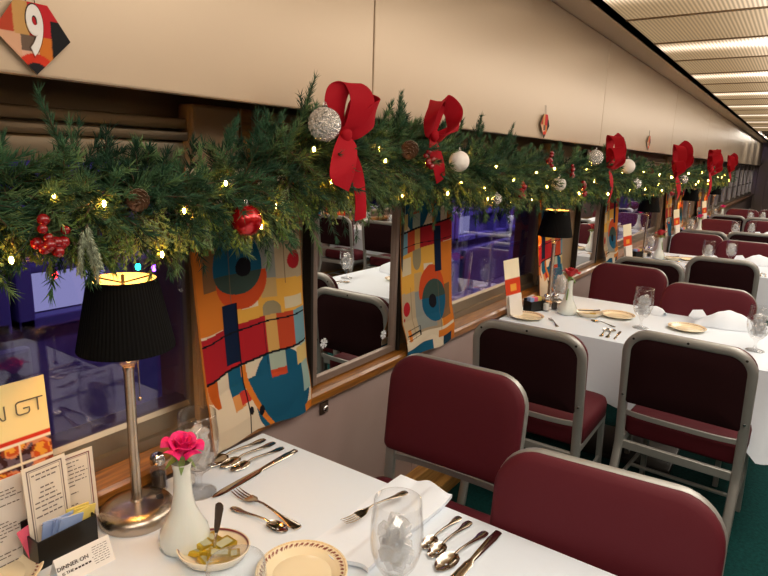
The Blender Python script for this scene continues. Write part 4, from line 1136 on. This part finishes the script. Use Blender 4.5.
greens = [np.array(lin(c)[:3]) for c in ('#2f5238', '#22452f', '#3f6140', '#1a3b28', '#4c6840', '#5f7a4c')]
yel = [np.array(lin(c)[:3]) for c in ('#84963e', '#6d8a3e', '#98a856', '#5c7d40', '#88a06c')]
def sample(y, big, dens_scale):
    zc, r = gcen(y)
    th = rng.uniform(0, 2*PI); rr = r*rng.uniform(0, .45)
    p0 = np.array([XG+.65*rr*cos(th), y, zc+rr*sin(th)])
    az = rng.normal(0, 1, 3); out = np.array([abs(cos(th))*.8*(1 if rng.random() < .85 else -.5), 0, sin(th)])
    d = out*1.0+np.array([.25*az[0], .95*az[1], .35*az[2]])
    if p0[0]+d[0]*.1 < -1.03: d[0] = abs(d[0])
    return p0, d, r
y = -.9
while y < 10.2:
    near_ = y < 2.4; mid_ = y < 4.5
    step = .0020 if 0 < y < 2.2 else (.0036 if mid_ else .0075)
    p0, d, r = sample(y, near_, 1); d = d/np.linalg.norm(d)
    L = r*rng.uniform(.65, 1.05); 
    zc, _ = gcen(y)
    # keep tips inside the garland envelope, never behind the wall or through the soffit
    tip = p0+d*L
    if tip[0] < -1.05: d[0] *= -1
    tip = p0+d*L
    if tip[2] > .09 and tip[0] < -.93: d[2] = -abs(d[2])*.3; d[0] = abs(d[0])+.2; d /= np.linalg.norm(d)
    if near_: cnt, nl, wd = 50, .0295, .0013
    elif mid_: cnt, nl, wd = 38, .031, .0017
    else: cnt, nl, wd = 30, .030, .002
    twig(spr, p0, d, L, cnt, nl, wd, greens[rng.integers(6)]*rng.uniform(.8, 1.25), droop=.15, ang=.62)
    if rng.random() < (.5 if y < 1.15 else .32):
        # cedar fan hanging low
        q = np.array([XG+rng.uniform(-.03, .05), y, zc-r*rng.uniform(.0, .55)]); dd = np.array([rng.normal(.15, .3), rng.normal(0, .55), -.8]); dd /= np.linalg.norm(dd)
        c = yel[rng.integers(5)]*rng.uniform(.7, 1.15)
        Lf = r*rng.uniform(.45, .72)
        if q[2]+dd[2]*Lf < zc-r*1.05: Lf *= .7
        for s in range(5):
            tt = .15+.17*s
            twig(ced, q+dd*Lf*tt, dd+np.cross(dd, np.array([1., .2, 0]))*(.8 if s % 2 else -.8), Lf*.42*(1.1-tt*.5), 20 if near_ else 12, .0085 if near_ else .013, .0011 if near_ else .002, c, droop=.2, ang=.5)
        twig(ced, q, dd, Lf, 26 if near_ else 14, .009 if near_ else .014, .0011 if near_ else .002, c, droop=.1, ang=.5)
    y += step*rng.uniform(.6, 1.4)
# hand placed tall sprigs standing above the garland
for (yy, z0, dz, lx) in ((.470, -.03, .11, .02), (.965, .06, .10, .03), (.86, .0, .08, .03), (.76, .0, .06, .03), (1.33, .09, .07, .02), (1.80, .07, .07, .02), (2.03, .03, .10, .02), (3.65, .03, .10, .02), (1.55, .07, .05, .03)):
    for s in range(3):
        d = np.array([.08+lx, rng.normal(0, .25)+(.1), 1.]); twig(spr, np.array([XG+.03, yy+rng.normal(0, .006), z0]), d, dz*(1 if s == 0 else .6), 150 if s == 0 else 60, .022, .0008, greens[s]*1.1, ang=.6)
g = thing('christmas_garland', 'long green spruce and cedar christmas garland hung below the cream panels over all the windows', 'garland', (XG, 1.0, -.02))
org = (XG, 1.0, -.02)
print('needle faces', spr.n, ced.n)
spr.build('spruce_foliage', M['green1'], g, origin=org); ced.build('cedar_foliage', M['green1'], g, origin=org)
bm = B(); sweep(bm, [(0, yy-1.0, float(gcen(yy)[0])+.02) for yy in np.arange(-.95, 10.1, .12)], circ(.005, 6), (1, 0, 0)); obj('garland_stem', bm, M['twig'], g)
# ------------------------------------------------------------------ fairy lights
fl = thing('fairy_lights', 'string of warm white fairy lights wound through the green garland', 'string lights', org)
pts = []; ys = np.concatenate([np.linspace(-.1, 2.4, 34), np.linspace(2.48, 5.0, 16), np.linspace(5.15, 10.0, 18)])
for i, yy in enumerate(ys):
    zc, r = gcen(yy); a = i*1.9; dx = .050+.022*sin(i*2.3); dz = -.25*r+.55*r*sin(a)
    if dz > r*.35 and i % 3: dz = -dz
    pts.append(Vector((dx, yy-1.0, zc+.02+dz)))
bm = B(); sweep(bm, catmull(pts, 3), circ(.0011, 4), (1, .1, 0)); obj('cord', bm, M['cord'], fl)
bulb0 = None
for i, p in enumerate(pts):
    if bulb0 is None:
        bm = B(); lathe(bm, [(0, -.0065), (.0022, -.005), (.0032, -.001), (.0030, .002), (.0016, .0045)], 8); bulb0 = obj('bulb', bm, M['fairy'], fl); o = bulb0
    else: o = bulb0.copy(); COL.objects.link(o); o.parent = fl
    o.location = p*S; sc_ = .9 if p.y < 1.5 else (1.2 if p.y < 4 else 1.6); o.scale = (sc_,)*3

# ------------------------------------------------------------------ ornaments
def ball(loc, r, m, label, cat='bauble', glit=False, cap=True):
    t = thing('bauble', label, cat, loc); bm = B(); sphere(bm, (0, 0, 0), r, 64, 44)
    if glit:
        for v in bm.verts: v.co *= 1+random.uniform(-.045, .045)
    bb_ = obj('ball', bm, m, t, smooth=not glit)
    bm = B(); lathe(bm, [(r*.16, r*.96), (r*.18, r*1.0), (r*.18, r*1.12), (0, r*1.14)], 14); obj('cap', bm, M['chrome'], bb_)
    bm = B(); pts_ = [(0, r*.12*cos(a), r*1.2+r*.12*sin(a)) for a in (2*PI*i/10 for i in range(10))]; sweep(bm, pts_, circ(r*.02, 4), (1, 0, 0), closed=True); obj('hook', bm, M['chrome'], bb_)
    return t
ball((-.81, .948, .062), .033, M['silverball'], 'sparkling silver bauble beside the largest red bow', glit=True)
ball((-.80, 1.517, -.004), .029, M['whiteball'], 'matt white bauble below right of the second red bow')
ball((-.855, .775, -.125), .030, M['redball'], 'shiny red bauble hanging in front of the nearest banner')
ball((-.84, 3.00, .033), .036, M['silverball'], 'distant silver bauble left of the third red bow', glit=True)
ball((-.83, 3.62, -.006), .042, M['whiteball'], 'distant white bauble below the third red bow')
ball((-.84, 2.50, -.086), .030, M['whiteball'], 'pale bauble low in the garland above the second table lamp')
ball((-.84, 1.88, -.125), .018, M['silverball'], 'small pale silver bauble under the garland above the second window')
ball((-.84, 3.95, -.11), .030, M['silverball'], 'small silver bauble low in the distant garland')
ball((-.82, 5.6, -.10), .035, M['silverball'], 'tiny distant silver bauble under the fourth red bow')
def berries(loc, n, r, spread, label):
    t = thing('berry_spray', label, 'berries', loc); rr = random.Random(int(loc[1]*100)); b0_ = None; bm = B()
    for i in range(n):
        a = rr.uniform(0, 2*PI); q = spread*math.sqrt((i+.5)/n); p = Vector((rr.uniform(0, .02), q*cos(a+i*2.4), q*sin(a+i*2.4)))
        tube(bm, (-.02, 0, 0), p, .0009, 5)
        if b0_ is None: b2 = B(); sphere(b2, (0, 0, 0), r, 16, 12); b0_ = o = obj('berry', b2, M['berry'], t)
        else: o = b0_.copy(); COL.objects.link(o); o.parent = t
        o.location = p*S; s = rr.uniform(.8, 1.15); o.scale = (s,)*3
    obj('berry_stems', bm, M['twig'], t); return t
berries((-.845, .402, -.122), 11, .0078, .027, 'cluster of shiny red berries at the far left of the garland')
berries((-.835, 1.40, -.0), 7, .008, .022, 'red berries beside the pinecone')
berries((-.835, 2.06, -.10), 8, .008, .03, 'red berries low in the garland above the second window')
berries((-.835, 2.33, .015), 8, .009, .03, 'red berries under the second diamond sign')
berries((-.835, 2.62, -.035), 8, .009, .03, 'red berries left of the distant silver bauble')
berries((-.835, 2.80, -.11), 6, .011, .03, 'red berries hanging beside the second lamp shade')
berries((-.835, 5.2, -.20), 6, .012, .03, 'distant red berries beneath the fourth bow')
def pinecone(loc, rot, L, label):
    t = thing('pinecone', label, 'pinecone', loc, rot=rot); bm = B(); n = 62
    for i in range(n):
        v = i/n; a = i*2.39996; R = L*.30*math.sin(PI*(.12+.83*v))**.75; z = (v-.5)*L; w = L*.13*(1.1-.5*v)
        c = Vector((cos(a), sin(a), 0)); s = Vector((-sin(a), cos(a), 0)); up = Vector((0, 0, 1))
        p = [c*R*.3+up*z, c*R*.8+s*w+up*(z+.03*L), c*R*1.15+s*w*.6+up*(z+.09*L), c*R*1.15-s*w*.6+up*(z+.09*L), c*R*.8-s*w+up*(z+.03*L)]
        q = [x+up*(-.018*L) for x in p]
        A = [bm.verts.new(x) for x in p]; D = [bm.verts.new(x) for x in q]
        bm.faces.new(A); bm.faces.new(D[::-1])
        for j in range(5):
            f = bm.faces.new((A[j], D[j], D[(j+1) % 5], A[(j+1) % 5])); f.material_index = 1 if j == 2 else 0
    bmesh.ops.recalc_face_normals(bm, faces=bm.faces); obj('scales', bm, [M['cone'], M['conetip']], t, smooth=False)
    bm = B(); tube(bm, (0, 0, -L*.5), (0, 0, L*.4), L*.12, 8); obj('core', bm, M['twig'], t); return t
pinecone((-.84, 1.32, .022), (PI*.62, .3, .5), .066, 'frosted brown pinecone between the two large red bows')
pinecone((-.86, .555, -.078), (PI*.6, 0, .9), .05, 'dark pinecone nestled in the garland above the nearest lamp')
pinecone((-.84, 4.3, -.03), (PI*.6, 0, .9), .06, 'distant pinecone in the garland')
# frosted hanging sprig
fr = Acc()
for s in range(6):
    a = s*1.1; twig(fr, np.array([0, .004*cos(a), .018-.004*s]), np.array([.2*cos(a), .22*sin(a*1.7)+.1, -1]), .062, 150, .0095, .0013, np.array(lin('#9aa58c')[:3])*rng.uniform(.8, 1.2), ang=.6)
o = fr.build('frosted_sprig', M['green1']); place(o, (-.83, .448, -.125)); tag(o, 'pale frosted sprig hanging below the garland above the nearest lamp', 'sprig')
# glass drops
def drop(loc, label, L=.075):
    t = thing('glass_drop', label, 'ornament', loc); lathe_obj('drop', [(0, 0), (.004, .002), (.0068, .009), (.006, .018), (.003, .032), (.0015, .05), (.001, L)], M['glass'], t, 16)
    bm = B(); tube(bm, (0, 0, L), (0, 0, L+.03), .0005, 4); obj('thread', bm, M['chrome'], t); return t
drop((-.86, .628, -.243), 'clear glass teardrop icicle hanging left of the nearest banner')
drop((-.86, 2.05, -.22), 'clear glass icicle hanging above the second window', .09)

# ------------------------------------------------------------------ bows
def ribbon(parent, pts, widths, wdirs, name, k=10, th=.0016):
    P = catmull(pts, k); n = len(P); W = catmull([Vector((w, 0, 0)) for w in widths], k); D = catmull(wdirs, k); bm = B(); rows = []
    for p, w, d in zip(P, W, D):
        d = d.normalized(); row = []
        for j in range(5):
            u = j/4*2-1; row.append(bm.verts.new(p+d*w.x*.5*u+Vector((.0012*(1-u*u), 0, 0))))
        rows.append(row)
    for A, C in zip(rows, rows[1:]):
        for j in range(4): bm.faces.new((A[j], A[j+1], C[j+1], C[j]))
    solid(bm, geom=bm.faces[:], thickness=th); return obj(name, bm, M['velvet'], parent, angle=70)
def V(*a): return Vector(a)
t = thing('red_bow', 'largest red velvet ribbon bow with two long tails, nearest, over the mirror', 'bow', (-.82, 1.018, .046))
t.scale = (1.12,)*3
w = .058
# upper loop: broad face seen, folding over at the top
ribbon(t, [(0, 0, 0), (.004, -.024, .026), (.008, -.028, .062), (.014, -.014, .088), (.030, .004, .084), (.036, .012, .056), (.022, .006, .018), (.004, 0, 0)], [.022, .045, .058, .060, .058, .055, .04, .02], [V(.1, 1, -.1), V(.1, 1, .3), V(.2, 1, .3), V(.5, .9, .1), V(.5, .9, -.2), V(.3, 1, -.2), V(.2, 1, -.1), V(.1, 1, 0)], 'loop')
ribbon(t, [(0, 0, -.004), (.02, .020, .010), (.034, .046, .036), (.030, .062, .052), (.010, .056, .062), (0, .034, .050), (0, .010, .015), (0, 0, 0)], [.02, .040, .055, .055, .05, .045, .03, .02], [V(.2, -.5, 1), V(.3, -.7, 1), V(.4, -.8, .8), V(.8, -.5, .6), V(.8, -.4, .6), V(.3, -.8, .8), V(.2, -.6, .9), V(.1, -.6, 1)], 'loop')
ribbon(t, [(.004, 0, 0), (.016, -.012, -.026), (.026, -.030, -.066), (.020, -.026, -.100)], [.022, .056, .070, .050], [V(.1, 1, -.1), V(.2, 1, .15), V(.1, 1, .2), V(-.1, 1, -.3)], 'tail')
ribbon(t, [(.022, -.036, -.104), (.014, -.016, -.128), (.010, .010, -.085), (.008, .014, -.04)], [.055, .045, .03, .02], [V(-.1, 1, -.3), V(.3, 1, .2), V(.4, 1, 0), V(.3, 1, 0)], 'tail') if False else None
ribbon(t, [(.002, 0, -.004), (.008, .030, -.060), (.012, .044, -.115), (.008, .052, -.165)], [.02, .026, .028, .026], [V(.4, 1, .2), V(.6, .9, .2), V(.2, 1, .1), V(.5, 1, .3)], 'tail')
bm = B(); sphere(bm, (.008, 0, 0), .014, 14, 10, scale=(.8, 1, 1.1)); obj('knot', bm, M['velvet'], t)
def bow2(loc, label, sc_=1, rot=(0, 0, 0)):
    t = thing('red_bow', label, 'bow', loc, rot=rot)
    wk = sc_*(.62 if sc_ > 1.5 else 1)
    def q(L): return [tuple(c*sc_ for c in p) for p in L]
    ribbon(t, q([(0, 0, 0), (.012, -.030, .012), (.026, -.050, .040), (.020, -.020, .068), (.0, .020, .074), (-.002, .012, .04), (0, .0, .0)]), [x*wk for x in (.02, .034, .042, .042, .04, .034, .02)], [V(.6, -.2, .8), V(.8, -.1, .8), V(.9, 0, .5), V(1, 0, .3), V(.9, .1, -.3), V(.7, .7, 0), V(.5, .6, .2)], 'loop')
    ribbon(t, q([(0, 0, 0), (.014, .018, -.006), (.028, .044, .020), (.024, .052, .056), (.006, .030, .076), (0, .010, .05), (0, 0, 0)]), [x*wk for x in (.02, .034, .042, .044, .042, .034, .02)], [V(.4, -.5, .8), V(.7, -.5, .6), V(.9, -.4, .3), V(.9, .3, .4), V(.8, .2, .8), V(.7, .6, 0), V(.5, .6, .2)], 'loop')
    if sc_ > 1.5:
        ribbon(t, q([(0, 0, 0), (.016, -.040, -.004), (.030, -.062, .018), (.020, -.050, .044), (.004, -.024, .034), (0, 0, 0)]), [x*wk for x in (.02, .034, .040, .040, .034, .02)], [V(.6, -.2, .8), V(.8, -.1, .8), V(.9, 0, .5), V(1, 0, .3), V(.9, .1, -.3), V(.5, .6, .2)], 'loop')
        ribbon(t, q([(0, 0, 0), (.016, .036, -.012), (.030, .068, .006), (.022, .062, .034), (.004, .026, .030), (0, 0, 0)]), [x*wk for x in (.02, .034, .040, .040, .034, .02)], [V(.5, -.5, .8), V(.7, -.5, .6), V(.9, -.4, .3), V(.9, .3, .4), V(.8, .4, .6), V(.5, .6, .2)], 'loop')
    ribbon(t, q([(0, .006, 0), (.006, .050, .010), (.004, .090, .022), (0, .125, .026)]), [x*wk for x in (.014, .024, .024, .018)], [V(.5, -.2, .8), V(.4, -.1, .9), V(.3, 0, .9), V(.2, 0, 1)], 'tail')
    ribbon(t, q([(0, 0, 0), (.012, -.002, -.036), (.016, .012, -.070), (.010, .034, -.100)]), [x*wk for x in (.016, .034, .038, .030)], [V(.2, 1, 0), V(.3, 1, .3), V(.2, 1, .4), V(.3, 1, .6)], 'tail')
    bm = B(); sphere(bm, (.008*sc_, 0, 0), .012*sc_, 14, 10, scale=(.8, 1, 1.1)); obj('knot', bm, M['velvet'], t); return t
bow2((-.845, 1.435, .062), 'red velvet bow with open loops between pinecone and white bauble', 1.2)
bow2((-.83, 3.20, .0), 'third red bow, right of the distant silver bauble', 1.9, (0, 0, .2))
bow2((-.82, 5.1, -.03), 'fourth red bow, distant, with bushy loops', 2.5, (.3, 0, 0))
bow2((-.82, 7.1, -.01), 'fifth red bow, far along the garland', 2.7, (-.2, 0, 0))
bow2((-.82, 9.1, .0), 'farthest red bow at the end of the garland', 2.2, (.4, 0, 0))

# ------------------------------------------------------------------ outside the windows: station building by night
bm = B(); box(bm, -12, -1.35, -10, 45, -1.95, -1.9); obj('ground', bm, M['platform'], world=True, kind='structure', smooth=False)
t = thing('station_building', 'indigo lit station building outside the windows with framed panes', 'building', (-3.6, 3.5, -1.9))
bm = B(); box(bm, -.3, 0, -9, 34, 0, .85); box(bm, -.3, 0, -9, 34, 1.8, 3.4); obj('wall', bm, M['brickwall'], t, smooth=False)
for i in range(24):
    y0_ = -9+i*1.75
    bm = B()
    for yy in (y0_, y0_+.58, y0_+1.16, y0_+1.62): box(bm, -.06, .05, yy, yy+.09, .85, 1.8, bev=.01)
    box(bm, -.06, .05, y0_, y0_+1.7, .85, .92, bev=.01); box(bm, -.06, .05, y0_, y0_+1.7, 1.7, 1.8, bev=.01); box(bm, -.06, .04, y0_, y0_+1.7, 1.18, 1.23, bev=.01)
    f = obj('window', bm, M['indigo'], t, smooth=False)
    bm = B(); box(bm, -.08, -.06, y0_, y0_+1.7, .85, 1.8); obj('pane', bm, M['brickwall'], f, smooth=False)
    if i in (3, 4, 7, 11, 12, 15, 18):
        bm = B(); box(bm, -.055, -.05, y0_+.1, y0_+.62, .93, 1.17); obj('lit_pane', bm, M['litwin'], f, smooth=False)
# snow covered luggage cart and benches on the platform
def bench(loc, label, rz):
    t = thing('platform_bench', label, 'bench', loc, rz, 'benches on the platform'); bm = B(); box(bm, -.25, .25, -.7, .7, .42, .48, bev=.02); box(bm, -.27, -.2, -.7, .7, .48, .95, bev=.02); obj('seat', bm, M['platform'], t, smooth=False)
    for s in (-.6, .6):
        bm = B(); box(bm, -.22, .22, s-.04, s+.04, 0, .42, bev=.01); obj('leg', bm, M['frame'], t, smooth=False)
for i, yy in enumerate((.6, 3.4, 6.4)): bench((-2.7, yy, -1.9), 'indigo platform bench outside the %s window' % ('nearest', 'second', 'third')[i], PI*.02)
for i, (yy, zz, c) in enumerate(((1.66, -.64, 'green'), (1.76, -.66, 'violet'), (1.80, -.70, 'amber'), (1.87, -.63, 'red'), (1.93, -.67, 'amber'), (1.98, -.62, 'violet'), (2.03, -.71, 'green'), (2.09, -.66, 'red'), (2.16, -.70, 'amber'), (.6, -.15, 'violet'), (1.2, -.62, 'red'), (4.6, -.2, 'violet'), (8.2, -.3, 'green'))):  # coloured bulbs added outside to stand for reflections in the window pane
    t = thing('reflection_bulb', '%s bulb added outside to stand for a bulb reflected in the window' % c, 'light', (-3.0, yy+.25, zz), group='coloured bulbs added for window reflections'); bm = B(); lathe(bm, [(0, -.028), (.012, -.02), (.016, -.005), (.010, .012), (0, .014)], 10); obj('glass', bm, M['out_'+c], t); bm = B(); lathe(bm, [(.008, .010), (.009, .024), (0, .026)], 8); obj('cap', bm, M['cord'], t)
bm = B(); sweep(bm, catmull([(-3.0, yy, -.2-.3*abs(sin(yy*1.3))) for yy in np.arange(-1, 11, .5)], 4), circ(.006, 5), (1, 0, 0)); tag(obj('light_cable', bm, M['cord'], world=True), 'dark cable of the coloured bulbs added outside for window reflections', 'cable')

# ------------------------------------------------------------------ lights
def area(name, loc, rot, sx, sy, power, col):
    l = bpy.data.lights.new(name, 'AREA'); l.shape = 'RECTANGLE'; l.size = sx*S; l.size_y = sy*S; l.energy = power; l.color = lin(col)[:3]
    o = bpy.data.objects.new(name, l); COL.objects.link(o); o.location = (loc[0]*S, loc[1]*S, (loc[2]+H)*S); o.rotation_euler = rot; return o
area('platform_floodlight', (-2.2, 1.0, 1.6), (0, .9, 0), .4, 4, 42, '#c4b2da')
area('platform_floodlight', (-2.2, 8, 1.6), (0, .9, 0), .4, 6, 330, '#bfb0e2')
area('platform_floodlight', (-2.2, 17, 1.6), (0, .9, 0), .4, 10, 320, '#bfb0e2')
w = bpy.data.worlds.new('night'); sc.world = w; w.use_nodes = True; bg = w.node_tree.nodes['Background']; bg.inputs[0].default_value = lin('#2a2350'); bg.inputs[1].default_value = .25

# ------------------------------------------------------------------ camera
cam = bpy.data.cameras.new('camera'); co = bpy.data.objects.new('camera', cam); COL.objects.link(co); sc.camera = co
yaw, pit, roll = (math.radians(a) for a in (34.488, 12.442, 1.862))
cam.sensor_fit = 'HORIZONTAL'; cam.sensor_width = 36; cam.lens = 591.16/768*36; cam.clip_start = .02
F_ = Vector((-sin(yaw)*cos(pit), cos(yaw)*cos(pit), -sin(pit))); R_ = Vector((cos(yaw), sin(yaw), 0)); U_ = R_.cross(F_)
R2 = cos(roll)*R_+sin(roll)*U_; U2 = -sin(roll)*R_+cos(roll)*U_
mw = Matrix.Identity(4)
for i in range(3): mw[i][0] = R2[i]; mw[i][1] = U2[i]; mw[i][2] = -F_[i]
mw[2][3] = H*S; co.matrix_world = mw
vs = sc.view_settings; vs.view_transform = 'Standard'; vs.look = 'None'; vs.gamma = 1; vs.use_curve_mapping = False; vs.exposure = 0.0
